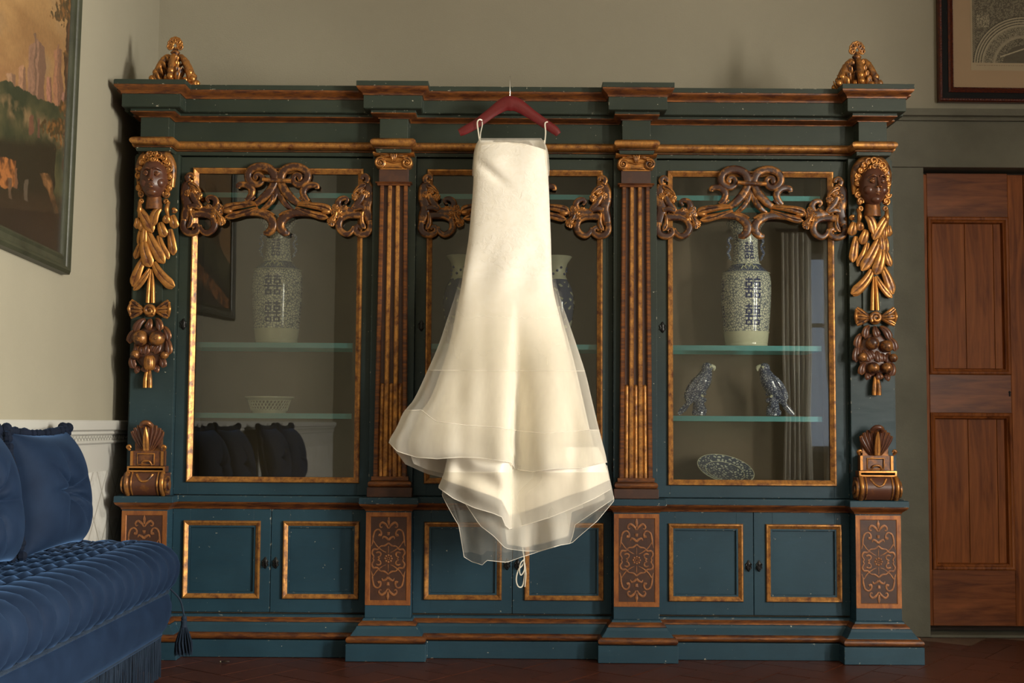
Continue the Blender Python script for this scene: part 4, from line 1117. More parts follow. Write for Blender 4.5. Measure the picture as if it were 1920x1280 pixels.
# outer tulle skirt
TL = [(470, 875), (500, 869), (560, 851), (600, 838), (650, 821), (700, 799), (750, 775), (772, 757), (800, 744), (830, 729), (870, 735)]
TR = [(470, 1034), (500, 1036), (560, 1051), (600, 1065), (650, 1082), (700, 1098), (750, 1110), (800, 1122), (850, 1135), (870, 1139)]
TD = [(470, .070), (520, .082), (560, .096), (600, .104), (700, .118), (800, .130), (870, .135)]
HEM1 = [(729, 829), (745, 846), (780, 857), (820, 860), (860, 857), (900, 858), (935, 863), (961, 867), (967, 880), (1000, 884), (1040, 878), (1090, 877), (1139, 866)]
HB1 = [(729, 829), (760, 870), (800, 888), (850, 900), (1000, 890), (1139, 866)]
W1 = ((7, .3, .010, 520, 820), (16, 1.2, .005, 560, 860))
R1, o = layer('tulle_overskirt', 'tulle', TL, TR, TD, 500, HEM1, HB1, waves=W1, ov=.006, extra=valley)
R2, o = layer('tulle_underskirt', 'tulle_dense', [(p, x+interp(p, [(540, 3), (600, 14), (700, 26), (870, 40)])) for p, x in TL], [(p, x-interp(p, [(540, 3), (600, 10), (700, 16), (870, 18)])) for p, x in TR], [(p, d-.012) for p, d in TD], 520, [(x, y-6) for x, y in HEM1], [(x, y-8) for x, y in HB1], waves=W1, ov=.003, extra=valley)
# doubled hem band with its stitched upper edge
up = lambda x, y: y-62 if x < 963 else y-66
R3, o = layer('hem_band', 'tulle', TL, TR, TD, [(880, 769), (889, 768), (905, 790), (930, 797), (957, 801), (963, 805), (990, 812), (1026, 806)], HEM1, HB1, waves=W1, ov=.009, extra=valley, rows=16)
b = MB()
for RR in (R3[0], R3[-1], R1[-1]):
    b = MB(); b.tube([RR[j] for j in range(0, 76)], .0013, seg=5, samples=1)
    b.build('hem_cord', 'satin', dress, smooth=True)
R4, o = layer('ruffle_tier', 'tulle_thin', TL, TR, TD, 512, [(0, 690), (2000, 700)], [(0, 690), (2000, 700)], waves=W1, ov=.010, extra=valley, rows=24)
b = MB(); b.tube([R4[-1][j] for j in range(0, 76)], .0010, seg=5, samples=1); b.build('tier_edge', 'satin', dress, smooth=True)
# second tier: satin train, swept down to the left
SLx = [(830, 845), (860, 838), (890, 831), (915, 822), (950, 822)]
SRx = [(830, 1118), (870, 1136), (900, 1143), (950, 1148)]
SD = [(830, .110), (900, .120), (950, .125)]
def swirl(x, py): return .05*sm(x, 940, 957)*(1-sm(x, 985, 1100))*sm(py, 850, 900)+.010*math.sin((py+(x-830)*-.5)/9)*(1-sm(x, 930, 955))+valley(x, min(py, 870))*(1-.75*sm(py, 858, 930))
HEM2 = [(822, 893), (850, 905), (890, 918), (925, 930), (946, 940), (950, 966), (985, 958), (1030, 942), (1060, 930), (1100, 918), (1140, 900)]
R5, o = layer('satin_train', 'satin', SLx, SRx, SD, 838, HEM2, [(x, y-8) for x, y in HEM2], waves=((9, 1, .008, 850, 930),), extra=swirl, rows=24)
HEM3 = [(822, 914), (850, 934), (890, 952), (925, 962), (943, 970), (950, 992), (985, 984), (1030, 970), (1075, 952), (1115, 934), (1148, 915)]
R6, o = layer('horsehair_hem', 'tulle_dense', SLx, SRx, [(p, d+.004) for p, d in SD], 885, HEM3, [(x, y-14) for x, y in HEM3], waves=((9, 1, .008, 850, 930),), extra=swirl, rows=24)
b = MB()
for RR in (R5[-1], R6[-1]): b = MB(); b.tube([RR[j] for j in range(0, 76)], .0015, seg=5, samples=1); b.build('train_cord', 'satin', dress, smooth=True)
# lowest tulle
BLx = [(860, 838), (900, 832), (925, 829), (960, 834), (990, 842), (1060, 850)]
BRx = [(860, 1136), (890, 1142), (935, 1151), (960, 1150), (1060, 1150)]
HEM4 = [(829, 928), (840, 950), (850, 968), (860, 985), (864, 1040), (885, 1053), (905, 1059), (912, 1050), (950, 1054), (978, 1044), (1010, 1034), (1050, 1022), (1072, 1018), (1085, 1006), (1120, 976), (1150, 940)]
def fl2(x, py): return .018*math.sin(x/10.5)*sm(py, 930, 1020)+swirl(x, py)*.5
R7, o = layer('lower_tulle', 'tulle_thin', BLx, BRx, [(860, .095), (940, .100), (1060, .09)], 872, HEM4, [(x, y-(18 if x > 865 else 4)) for x, y in HEM4], waves=((9, 2, .010, 880, 960), (19, 2, .005, 900, 1000)), extra=fl2, rows=30)
HEM5 = [(838, 905), (870, 940), (900, 985), (925, 1004), (948, 1028), (985, 1033), (1010, 1033), (1048, 1022), (1072, 1018), (1076, 985), (1110, 962), (1150, 935)]
R8, o = layer('lower_tulle', 'tulle', BLx, BRx, [(860, .085), (940, .090), (1060, .08)], 880, HEM5, [(x, y-12) for x, y in HEM5], waves=((9, 2, .008, 880, 960),), extra=fl2, rows=30)
HEM6 = [(838, 900), (940, 960), (950, 1020), (985, 1026), (1040, 1012), (1066, 1004), (1072, 960), (1150, 930)]
R9, o = layer('lower_tulle', 'tulle_dense', BLx, BRx, [(860, .078), (940, .082), (1060, .072)], 880, HEM6, [(x, y-12) for x, y in HEM6], waves=((7, 1, .008, 880, 960),), extra=fl2, rows=24, a0=.15*PI, a1=.62*PI)
b = MB()
for RR in (R7[-1], R8[-1]): b = MB(); b.tube([RR[j] for j in range(0, 76)], .0011, seg=5, samples=1); b.build('tulle_edge', 'satin', dress, smooth=True)
def ribbon(pts, w_, y, par, nm, ys=None):
    P = spline([Vector(hp(px, py, y+(ys[i] if ys else 0))) for i, (px, py) in enumerate(pts)], 6); rows = []
    for i, p in enumerate(P):
        t = (P[min(i+1, len(P)-1)]-P[max(i-1, 0)]).normalized(); s = t.cross(Vector((.25, 1, 0))).normalized()
        rows.append([tuple(p-s*w_), tuple(p+Vector((0, -.0008, 0))), tuple(p+s*w_), tuple(p+Vector((0, .0006, 0)))])
    b = MB(); b.grid(rows, True); b.cap(rows[0]); b.cap(rows[-1]); return b.build(nm, 'ribbon', par, smooth=True)
ribbon([(905, 226), (899, 224), (895, 230), (897, 248), (900, 270)], .0030, HY-.012, dress, 'hanging_loop', [.005, -.004, -.008, -.006, -.004])
ribbon([(904, 228), (904, 236), (901, 250), (900, 270)], .0022, HY-.010, dress, 'hanging_loop')
ribbon([(1027, 228), (1022, 232), (1023, 250), (1020, 279)], .0030, HY-.012, dress, 'hanging_loop', [.004, -.006, -.006, -.004])
ribbon([(979, 1018), (981, 1035), (983, 1050), (979, 1060), (972, 1068), (968, 1085), (971, 1098), (978, 1100), (982, 1090), (984, 1065), (982, 1050)], .0026, 5.06, dress, 'bow_ribbon')
ribbon([(983, 1048), (976, 1056), (974, 1070), (977, 1078), (983, 1068), (983, 1052), (986, 1075), (984, 1100)], .0022, 5.055, dress, 'bow_ribbon')

# ================================================================== THINGS ON THE SHELVES
VY = 5.665; SV = VY/FPX
def R_at(prof, h): return interp(h, [(z, r) for r, z in prof])
def vase(px, label, group=None):
    x = X(px, 600, VY); z0 = shelf_z[1]+.0118
    t = thing('tall_vase', label, 'vase', (x, VY, z0), group)
    pr = [(r*SV, h*SV) for h, r in [(0, 37.5), (2, 39.5), (6, 39.5), (8, 39), (10, 40), (28, 42)]]
    pb = [(r*SV, h*SV) for h, r in [(28, 42), (50, 44), (80, 46), (105, 47), (122, 46.8), (132, 45.6), (138, 43.5)]]
    ps = [(r*SV, h*SV) for h, r in [(138, 44.5), (140, 44), (142, 42), (147, 36), (152, 30), (156, 27.5)]]
    pn = [(r*SV, h*SV) for h, r in [(156, 27.5), (158, 26.5), (170, 24), (190, 22.5), (208, 23), (222, 27), (232, 34), (235, 36), (237, 35.5), (236, 33), (228, 28), (215, 22), (190, 19)]]
    O = (x, VY, z0)
    for nm, p, m in (('foot', pr, 'cream_glaze'), ('body', pb, 'porcelain_vine'), ('shoulder', ps, 'porcelain_band'), ('neck', pn, 'porcelain_vine')):
        b = MB(); rows = [[(x+r*math.cos(2*PI*j/48), VY+r*math.sin(2*PI*j/48), z0+h) for j in range(48)] for r, h in p]
        b.grid(rows, True)
        if nm == 'foot': b.cap(rows[0])
        b.build(nm, m, t, smooth=True, sharp=60, origin=O)
    for h, r in ((139, 44.8), (28, 42.3), (8, 39.6), (156, 27.8)):
        b = MB(); rr = r*SV; b.tube([(x+rr*math.cos(a), VY+rr*math.sin(a), z0+h*SV) for a in [2*PI*k/32 for k in range(33)]], .0016, seg=6, samples=1); b.build('raised_band', 'cream_glaze', t, smooth=True)
    allp = pb+ps[1:]+pn[1:9]
    def rect(b, a0, a1, h0, h1):
        n = 4; rows = []
        for i in range(n+1):
            h = h0+(h1-h0)*i/n; r = R_at(allp, h)
            rows.append([(x+(r+.0006)*math.sin(a0+(a1-a0)*k/3), VY-(r+.0006)*math.cos(a0+(a1-a0)*k/3), z0+h) for k in range(4)])
        b.grid(rows)
    def happiness(b, ac, h0, H, Wd, r):
        # two joined halves, each: cross bar, bar, open square, bar, open square
        for s in (-1, 1):
            def q(u0, u1, v0, v1): rect(b, ac+(s*.5+u0*.46)*Wd/r, ac+(s*.5+u1*.46)*Wd/r, h0+v0*H, h0+v1*H)
            q(-.9, .9, .86, .93); q(-.16, .16, .80, 1.0)
            for v in (.56, .08):
                q(-.85, .85, v, v+.06); q(-.85, .85, v+.17, v+.23); q(-.85, -.42, v+.06, v+.17); q(.42, .85, v+.06, v+.17)
            q(-1.06, 1.06, .43, .50); q(-.2, .2, .31, .43); q(-.2, .2, .50, .56)
    ac = .0 if px < 900 else .10
    for h0 in (36, 86): 
        b = MB(); happiness(b, ac, h0*SV, 42*SV, 16*SV, 46*SV); b.build('painted_symbol', 'blue_glaze', t)
    b = MB(); happiness(b, ac, 162*SV, 36*SV, 9*SV, 24*SV); b.build('painted_symbol', 'blue_glaze', t)
    for k in (1, 2, 3):   # the same symbols round the sides
        b = MB()
        for h0 in (36, 84): happiness(b, ac+k*PI/2, h0*SV, 44*SV, 11.5*SV, 46*SV)
        b.build('painted_symbol', 'blue_glaze', t)
    for s in (-1, 1):
        b = MB()
        P = lambda u, h: (x+s*u*SV, VY, z0+h*SV)
        b.tube([P(24, 205), P(30, 207), P(33, 200), P(29, 192), P(31, 184), P(34, 178), P(30, 170), P(28, 164)], [.004, .007, .006, .005, .007, .006, .005, .003], seg=8)
        for u, h, r in ((33, 203, .006), (35, 190, .0045), (34, 178, .006), (31, 168, .005), (28, 208, .005)): b.ball(P(u, h), r, 8, 6)
        b.build('lion_handle', 'porcelain_band', t, smooth=True)
    b = MB()
    for (u, h) in ((-11, 147), (-4, 151), (4, 151), (11, 147)):
        b.tube([(x+u*SV+dx, VY-R_at(allp, (h+dh)*SV)-.001, z0+(h+dh)*SV) for dx, dh in ((-.012, -3), (0, 3), (.012, -3))], .0025, seg=6)
    b.build('relief_dragon', 'cream_glaze', t, smooth=True)
    return t
vase(519, 'tall blue and white porcelain vase with stacked symbols, in the left glazed bay', 'tall porcelain vases on the middle shelves')
vase(1399, 'tall blue and white porcelain vase with stacked symbols, in the right glazed bay', 'tall porcelain vases on the middle shelves')
def baluster(px, label):
    x = X(px, 560, VY); z0 = shelf_z[1]+.0118; O = (x, VY, z0)
    t = thing('baluster_vase', label, 'vase', O, 'flared vases behind the dress')
    pb = [(r*SV, h*SV) for h, r in [(0, 22), (4, 24), (20, 25), (45, 30), (75, 34), (95, 33), (112, 28), (125, 20)]]
    pn = [(r*SV, h*SV) for h, r in [(125, 20), (132, 17), (145, 16.5), (156, 20), (165, 27), (168, 29), (169, 28.5), (165, 25), (150, 15)]]
    for nm, p, m in (('body', pb, 'porcelain_flower'), ('neck', pn, 'cream_glaze')):
        b = MB(); rows = [[(x+r*math.cos(2*PI*j/40), VY+r*math.sin(2*PI*j/40), z0+h) for j in range(40)] for r, h in p]; b.grid(rows, True)
        if nm == 'body': b.cap(rows[0])
        b.build(nm, m, t, smooth=True, sharp=60, origin=O)
    b = MB()
    for k in range(9):
        a = -PI/2+(k-4)*.42; r = 18*SV; h = (135+((k*7) % 3)*6)*SV
        b.ball((x+r*math.cos(a), VY+r*math.sin(a), z0+h), .006, 8, 6, (1, .3, 1))
    b.build('painted_flower', 'blue_glaze', t, smooth=True)
baluster(1044, 'pale flared porcelain vase showing past the right edge of the dress')
baluster(864, 'pale flared porcelain vase half hidden behind the left edge of the dress')
# pierced bowl
BY = 5.66; z0 = shelf_z[2]+.0118; x = X(505, 760, BY); S_ = BY/FPX
t = thing('pierced_bowl', 'small cream openwork porcelain bowl on the lowest left glass shelf', 'bowl', (x, BY, z0))
b = MB(); b.lathe([(.001, 0), (31*S_, 0), (32*S_, 2*S_), (33*S_, 6*S_), (31*S_, 5*S_), (.001, 4*S_)], (x, BY, z0), 40); b.build('foot', 'cream_glaze', t, smooth=True)
b = MB(); b.lathe([(39*S_, 24*S_), (42*S_, 26*S_), (46*S_, 29*S_), (46*S_, 31*S_), (42*S_, 30*S_), (38.5*S_, 27*S_)], (x, BY, z0), 40)
b.f = [f for f in b.f if len(f) < 10]; b.build('rim', 'cream_glaze', t, smooth=True)
b = MB(); n = 34
for k in range(n):
    for s in (-1, 1):
        b.tube([(x+(33+6.5*v)*S_*math.cos(2*PI*(k+s*v*1.8)/n), BY+(33+6.5*v)*S_*math.sin(2*PI*(k+s*v*1.8)/n), z0+(5+20*v)*S_) for v in (0, .33, .66, 1)], .0019, seg=5, samples=1, cap=False)
o = b.build('openwork_wall', 'cream_glaze', t, smooth=True)
# parrots
def parrot(px, face, label):
    y = 5.64; k = y/FPX; x0 = X(px, 740, y); z0 = shelf_z[2]+.0118
    t = thing('porcelain_parrot', label, 'figurine', (x0, y, z0), 'porcelain parrots on the lower right shelf'); s = face
    P = lambda u, v, dy=0: (x0+s*u*k, y+dy*k, z0+v*k)
    O = (x0, y, z0)
    b = MB(); b.tube([P(0, 1.5), P(0, 8), P(-2, 20), P(1, 34), P(-4, 44)], [13*k, 13*k, 10*k, 8*k, 4*k], seg=12)
    for u, v, r, dy in ((-9, 7, 6, -6), (8, 10, 6, -6), (2, 22, 7, -6), (-8, 30, 5, -2), (9, 30, 5, 0), (10, 42, 4, 2), (-2, 12, 7, -9), (0, 13.5, 13, 0)): b.ball(P(u, v, dy), r*k, 9, 7)
    b.build('rock_base', 'porcelain_bird', t, smooth=True, origin=O)
    b = MB(); b.tube([P(14, 88), P(13, 80), P(7, 66), P(-2, 50), P(-14, 34), P(-24, 20)], [9*k, 12*k, 16*k, 15*k, 9*k, 4*k], seg=18, samples=6)
    b.build('body', 'porcelain_bird', t, smooth=True, origin=O)
    b = MB(); b.ball(P(15, 90), 10.5*k, 18, 12, (1, .95, 1)); b.build('head', 'porcelain_bird', t, smooth=True, origin=O)
    b = MB(); b.tube([P(22, 93), P(28, 91), P(28, 85)], [5*k, 4*k, 1*k], seg=10); b.build('beak', 'cream_glaze', t, smooth=True)
    b = MB(); b.leaf(P(-16, 32, 0), P(-26, 16, 0), P(-39, 3, 0), 5*k, .8, tip=.5); b.leaf(P(-12, 34, 3), P(-22, 18, 3), P(-33, 6, 3), 4*k, .8, tip=.5)
    b.build('tail', 'porcelain_bird', t, smooth=True, origin=O)
    for dy in (-1, 1):
        b = MB(); b.leaf(P(6, 76, dy*10), P(-10, 62, dy*15), P(-22, 24, dy*5), 11*k, .6, nrm=(0, dy, 0), tip=.2); b.build('wing', 'porcelain_bird', t, smooth=True, origin=O)
        b = MB(); b.ball(P(20, 92, dy*8), 2.6*k, 8, 6); b.build('eye', 'cream_glaze', t, smooth=True)
        b = MB(); b.tube([P(2, 48, dy*6), P(3, 40, dy*7), P(6, 36, dy*6)], 2.2*k, seg=6); b.build('foot', 'cream_glaze', t, smooth=True)
parrot(1311, 1, 'blue and white porcelain parrot facing right, left one on the lower right shelf')
parrot(1449, -1, 'blue and white porcelain parrot facing left, beside the curtain reflection in the right bay')
# dish
y = 5.62; k = y/FPX; x0 = X(1362, 880, y); zf0 = ZFI
t = thing('shallow_dish', 'blue and white floral dish tilted on the floor of the right glazed bay', 'dish', (x0, y, zf0))
R_ = .131; tilt = math.radians(27); rl = math.radians(-9)
rot = Matrix.Rotation(-rl, 3, 'Y') @ Matrix.Rotation(tilt, 3, 'X')
cz = zf0+R_*math.sin(tilt)+.018
cz = zf0+.0008-min((rot @ Vector((r*math.cos(a), r*math.sin(a), z_))).z for r, z_ in ((.055, -.030), (.060, -.026), (.131, 0)) for a in [k*.1 for k in range(63)])
def put(b): b.v = [tuple(rot @ Vector(p)+Vector((x0, y+.02, cz))) for p in b.v]; return b
b = MB(); b.lathe([(.001, -.030), (.055, -.030), (.060, -.026), (.095, -.016), (.128, 0), (.131, .002), (.128, .003), (.095, -.011), (.058, -.022), (.001, -.024)], (0, 0, 0), 48)
put(b).build('bowl', 'porcelain_dish', t, smooth=True, origin=(x0, y+.02, cz))
b = MB(); b.tube([(.1305*math.cos(a), .1305*math.sin(a), .002) for a in [2*PI*j/40 for j in range(41)]], .0022, seg=6, samples=1)
b.tube([(.090*math.cos(a), .090*math.sin(a), -.0115) for a in [2*PI*j/40 for j in range(41)]], .0012, seg=6, samples=1)
put(b).build('rim', 'cream_glaze', t, smooth=True)
b = MB()
for sx_ in (-.03, .03):
    b.tube([(x0+sx_, y-.02, zf0+.0055), (x0+sx_, y+.09, zf0+.0055), (x0+sx_, y+.10, zf0+.075)], .004, seg=6, samples=1)
b.tube([(x0-.03, y+.09, zf0+.0055), (x0+.03, y+.09, zf0+.0055)], .004, seg=6)
b.build('wire_stand', 'dark_iron', t, smooth=True)

# ================================================================== SOFA
SX, SYE = -1.335, 5.0
zr_ = .365
def plan_pt(s):
    """outer edge of the seat: along the room, round the corner, back to the wall"""
    Rr = .16; y_end = SYE-Rr; s0 = y_end-1.3
    if s < s0: return Vector((SX, 1.3+s)), Vector((1, 0))
    a = (s-s0)/Rr
    if a < PI/2: return Vector((SX-Rr+Rr*math.cos(a), y_end+Rr*math.sin(a))), Vector((math.cos(a), math.sin(a)))
    return Vector((SX-Rr-(s-s0-Rr*PI/2), SYE)), Vector((0, 1))
S0 = SYE-.16-1.3; STOT = S0+.16*PI/2+(SX-.16-(WL+.03))
sofa = thing('channelled_sofa', 'dark blue velvet bench sofa with channelled seat, rope trim and fringe along the left wall', 'sofa', (-1.56, 3.2, 0))
def seat_mesh(n_s, prof, pleat, amp, nm, m, tuft=False):
    rows = []
    for i in range(n_s+1):
        s = STOT*i/n_s; p, nrm = plan_pt(s)
        inner = Vector((WL+.02, min(p.y, SYE-.01)))
        ph = s/pleat; g = abs(math.sin(PI*ph)); g = g**.33
        row = []
        for (a, z, na) in prof:
            if a >= .1:
                t = (a-.1)/.9; base = p-nrm*.1; q = base.lerp(inner, t)
                if nrm.y > .5: q = base.lerp(Vector((WL+.02, base.y)), t*.02)+Vector((0, -t*.25)); 
            else: q = p-nrm*a
            d = amp*(g-.6)
            if tuft and a > .22:
                row_i = (a-.22)/.18; ph2 = ph+(.5 if int(row_i) % 2 else 0)
                e = abs(math.sin(PI*ph2))**.5*abs(math.sin(PI*row_i))**.4; d = amp*(e-.5)*1.3
            row.append((q.x+nrm.x*d*math.cos(na), q.y+nrm.y*d*math.cos(na), z+d*math.sin(na)))
        rows.append(row)
    b = MB(); b.grid(rows); b.cap(rows[0]); return b.build(nm, m, sofa, smooth=True, sharp=80)
pro = [(.040, .352, -.6), (.010, .362, -.4), (-.012, .385, -.1), (-.026, .42, 0), (-.028, .455, .2), (-.018, .485, .5), (.004, .510, .9), (.035, .528, 1.2), (.07, .536, 1.4)]
pro += [(.1+.9*t, .539-.012*t, PI/2) for t in [k/14 for k in range(15)]]
seat_mesh(700, pro, .104, .024, 'channelled_seat', 'velvet', True)
bs = [(.045, .362, 0), (.02, .352, 0), (.0, .335, 0), (-.010, .30, 0), (-.008, .26, 0), (.008, .215, 0), (.03, .185, 0), (.05, .175, 0), (.08, .178, 0)]
seat_mesh(160, bs, 9, 0, 'base_panel', 'velvet')
# rope trim: two twisted strands
for st in (0, 1):
    b = MB(); pts = []
    n = 1300
    for i in range(n+1):
        s = STOT*i/n; p, nrm = plan_pt(s); a = s*2*PI/.020+st*PI
        pts.append((p.x-nrm.x*(.010-.0045*math.cos(a)), p.y-nrm.y*(.010-.0045*math.cos(a)), .352+.0045*math.sin(a)))
    b.tube(pts, .0052, seg=6, samples=1, up=(0, 0, 1)); b.build('rope_strand', 'passementerie', sofa, smooth=True)
b = MB(); s = 1.9; rr = random.Random(3)
while s < STOT-.02:
    p, nrm = plan_pt(s); ii = .032+rr.uniform(-.003, .003)
    x_, y_ = p.x-nrm.x*ii, p.y-nrm.y*ii; l_ = rr.uniform(.155, .165); dx, dy = rr.uniform(-.004, .004), rr.uniform(-.004, .004)
    b.tube([(x_, y_, .182), (x_+dx, y_+dy, .10), (x_+dx*1.2, y_+dy*1.3, .182-l_)], .0021, seg=4, samples=1)
    s += .0058
o = b.build('bullion_fringe', 'passementerie', sofa); o['kind'] = 'stuff'
b = MB(); pts = [(plan_pt(STOT*i/200)[0]-plan_pt(STOT*i/200)[1]*.030) for i in range(201)]
b.tube([(p.x, p.y, .181) for p in pts], .006, seg=6, samples=1, flat=1.4); b.build('fringe_braid', 'passementerie', sofa, smooth=True)
# wooden box of the sofa hidden under the velvet, and its feet
b = MB().box(WL+.025, SX-.07, 1.42, SYE-.09, .17, .36); b.build('under_frame', 'dark_wood', sofa)
for (x_, y_) in ((WL+.08, 1.5), (SX-.12, 1.5), (WL+.08, SYE-.15), (SX-.13, SYE-.15)):
    MB().lathe([(.018, 0), (.025, .05), (.028, .17)], (x_, y_, 0), 12).build('leg', 'dark_wood', sofa, smooth=True)
# tassel at the far corner
tp = at(345, 1160, 5.02); tx, ty = tp.x, 5.02
b = MB(); b.tube([(tx-.05, ty-.04, .35), (tx-.015, ty-.01, .30), (tx, ty, .235)], .004, seg=6)
b.ball((tx, ty, .225), .012, 10, 8); b.lathe([(.008, -.03), (.014, -.024), (.011, -.012), (.013, 0), (.006, .008)], (tx, ty, .215), 14)
n = 110
for k in range(n):
    a = 2*PI*k/n*7.3; r = .012*math.sqrt((k+.5)/n); e = .034*math.sqrt((k+.5)/n)
    b.tube([(tx+r*math.cos(a), ty+r*math.sin(a), .190), (tx+e*math.cos(a), ty+e*math.sin(a), .13), (tx+e*1.05*math.cos(a+.2), ty+e*1.05*math.sin(a+.2), .085+.008*math.sin(k))], .0019, seg=4, samples=2)
b.build('tassel', 'passementerie', sofa, smooth=True)

# cushions
def cushion(yc, label, w_=.54, h_=.42, lean=.16, yaw=0, seed=0, group=None):
    zb = .565; x0 = WL+.035
    t = thing('velvet_cushion', label, 'cushion', (x0+.1, yc, zb), 'velvet cushions in a row on the sofa')
    rr = random.Random(seed); n = 80; th = .125
    def shape(u, v, side):
        # pinched corners, full middle, one deep button
        pu, pv = abs(u), abs(v)
        e = (max(0, 1-pu**2.6)**.5)*(max(0, 1-pv**2.6)**.5)
        r = math.hypot(u*1.1, v); a = math.atan2(v, u*1.1)
        btn = .62*math.exp(-(r/.13)**2)+.30*math.exp(-(r/.42)**2)
        folds = .34*(abs(math.sin(a*3.5+seed+1.1*math.sin(a*2+seed)))**.35-.75)*math.exp(-((r-.32)/.32)**2)
        d = th*(e*(1-btn)+folds*e)
        au = u*w_/2*(1-.05*(1-pv**2)*(pu**4)); av = v*h_/2*(1-.07*(1-pu**2)*(pv**4))
        return au, av, side*d
    cy, sy_ = math.cos(yaw), math.sin(yaw); cl, sl = math.cos(lean), math.sin(lean)
    def tr(au, av, d):
        # au along the wall, av up, d out of the wall
        z_ = av*cl+d*sl*0; x_ = d+.085-av*sl
        return (x0+x_*cy+.02, yc+au*cy+x_*sy_, zb+h_/2*cl+z_)
    for side, nm in ((1, 'front_cover'), (-1, 'back_cover')):
        rows = [[tr(*shape(-1+2*i/n, -1+2*j/n, side*(1 if side > 0 else .45))) for j in range(n+1)] for i in range(n+1)]
        b = MB(); b.grid(rows); b.build(nm, 'velvet', t, smooth=True, sharp=180)
    b = MB(); b.ball(tr(0, 0, th*.26), .011, 12, 8, (.6, 1, 1)); b.build('button', 'velvet', t, smooth=True)
    b = MB()
    for side in range(4):
        for k in range(30):
            q = -1+2*(k+.5)/30
            u, v = ((q, 1), (1, q), (q, -1), (-1, q))[side]
            if side == 2: continue
            au, av, d = shape(u*.995, v*.995, 1)
            p = tr(au+(u*.008 if side in (1, 3) else 0), av+(v*.008 if side in (0, 2) else 0), rr.uniform(-.006, .006))
            b.ball(p, .014+rr.uniform(-.004, .006), 7, 5, (1, 1.2, 1.0))
            if side in (1, 3) and q > -.9: b.ball((p[0]-.004, p[1], p[2]+rr.uniform(-.006, .006)), .012, 7, 5)
    for u, v in ((1, 1), (-1, 1)):
        p = tr(u*w_/2, v*h_/2, 0)
        for k in range(5): b.ball((p[0]+rr.uniform(-.01, .01), p[1]+rr.uniform(-.014, .014), p[2]+rr.uniform(-.010, .016)), .020, 8, 6)
    o = b.build('ruffle_trim', 'velvet_dark', t, smooth=True); o['kind'] = 'stuff'
    return t
cushion(4.36, 'dark blue velvet cushion with button centre, nearest the cabinet end of the sofa', seed=1)
cushion(3.73, 'dark blue velvet cushion at the left edge of the photo, beside the fully visible one', seed=4)
cushion(2.55, 'dark blue velvet cushion seen only reflected in the left glass door, third from the cabinet', seed=2, group='cushions seen only in the glass')
cushion(1.88, 'dark blue velvet cushion seen only reflected in the left glass door, furthest from the cabinet', seed=5, group='cushions seen only in the glass')

# ================================================================== PICTURES
px_ = WL+.045
pA, pB, pC = atx(135, 515, px_), atx(160, 0, px_), atx(0, 478, px_)
print('painting', pA, pB, pC)
ang = math.atan2(pB.y-pA.y, pB.z-pA.z)        # lean of the right-hand side as hung
PWd, PHt = 1.55, 1.30
root = thing('landscape_painting', 'large landscape oil painting of towers and trees in a grey-green frame on left wall', 'painting', (WL, pA.y, pA.z))
root.rotation_euler = (-.5*(ang)-.012, 0, 0)
def lp(a, h, d): return (d, -a, h)     # a: away from the right-hand edge, h up, d out of the wall
def pic_grid(nx, nz, fn, x_of, name, m, parent, attr='paint'):
    b = MB(); rows = [[x_of(i/nx, j/nz) for i in range(nx+1)] for j in range(nz+1)]; b.grid(rows)
    me = bpy.data.meshes.new(name); me.from_pydata(b.v, [], b.f); me.materials.append(M[m])
    ca_ = me.color_attributes.new(attr, 'FLOAT_COLOR', 'POINT')
    buf = []
    for j in range(nz+1):
        for i in range(nx+1): buf += [*fn(i/nx, j/nz), 1]
    ca_.data.foreach_set('color', buf)
    o = bpy.data.objects.new(name, me); C.objects.link(o); o.parent = parent
    return o
fw = .075
# frame as four mitred sides
prof = [(0, 0), (0, .035), (.012, .044), (.022, .040), (.030, .030), (.052, .026), (.062, .032), (.070, .028), (.075, .018), (.075, 0)]
rings = [[lp(a, a, d), lp(PWd-a, a, d), lp(PWd-a, PHt-a, d), lp(a, PHt-a, d)] for a, d in prof]
b = MB(); b.grid(rings, True); f = b.build('frame', 'frame_green', None, smooth=True); f.parent = root
nn = lambda x, y, s, o=3: noise.fractal(Vector((x*s, y*s, 3.3)), 1.0, 2.0, o)
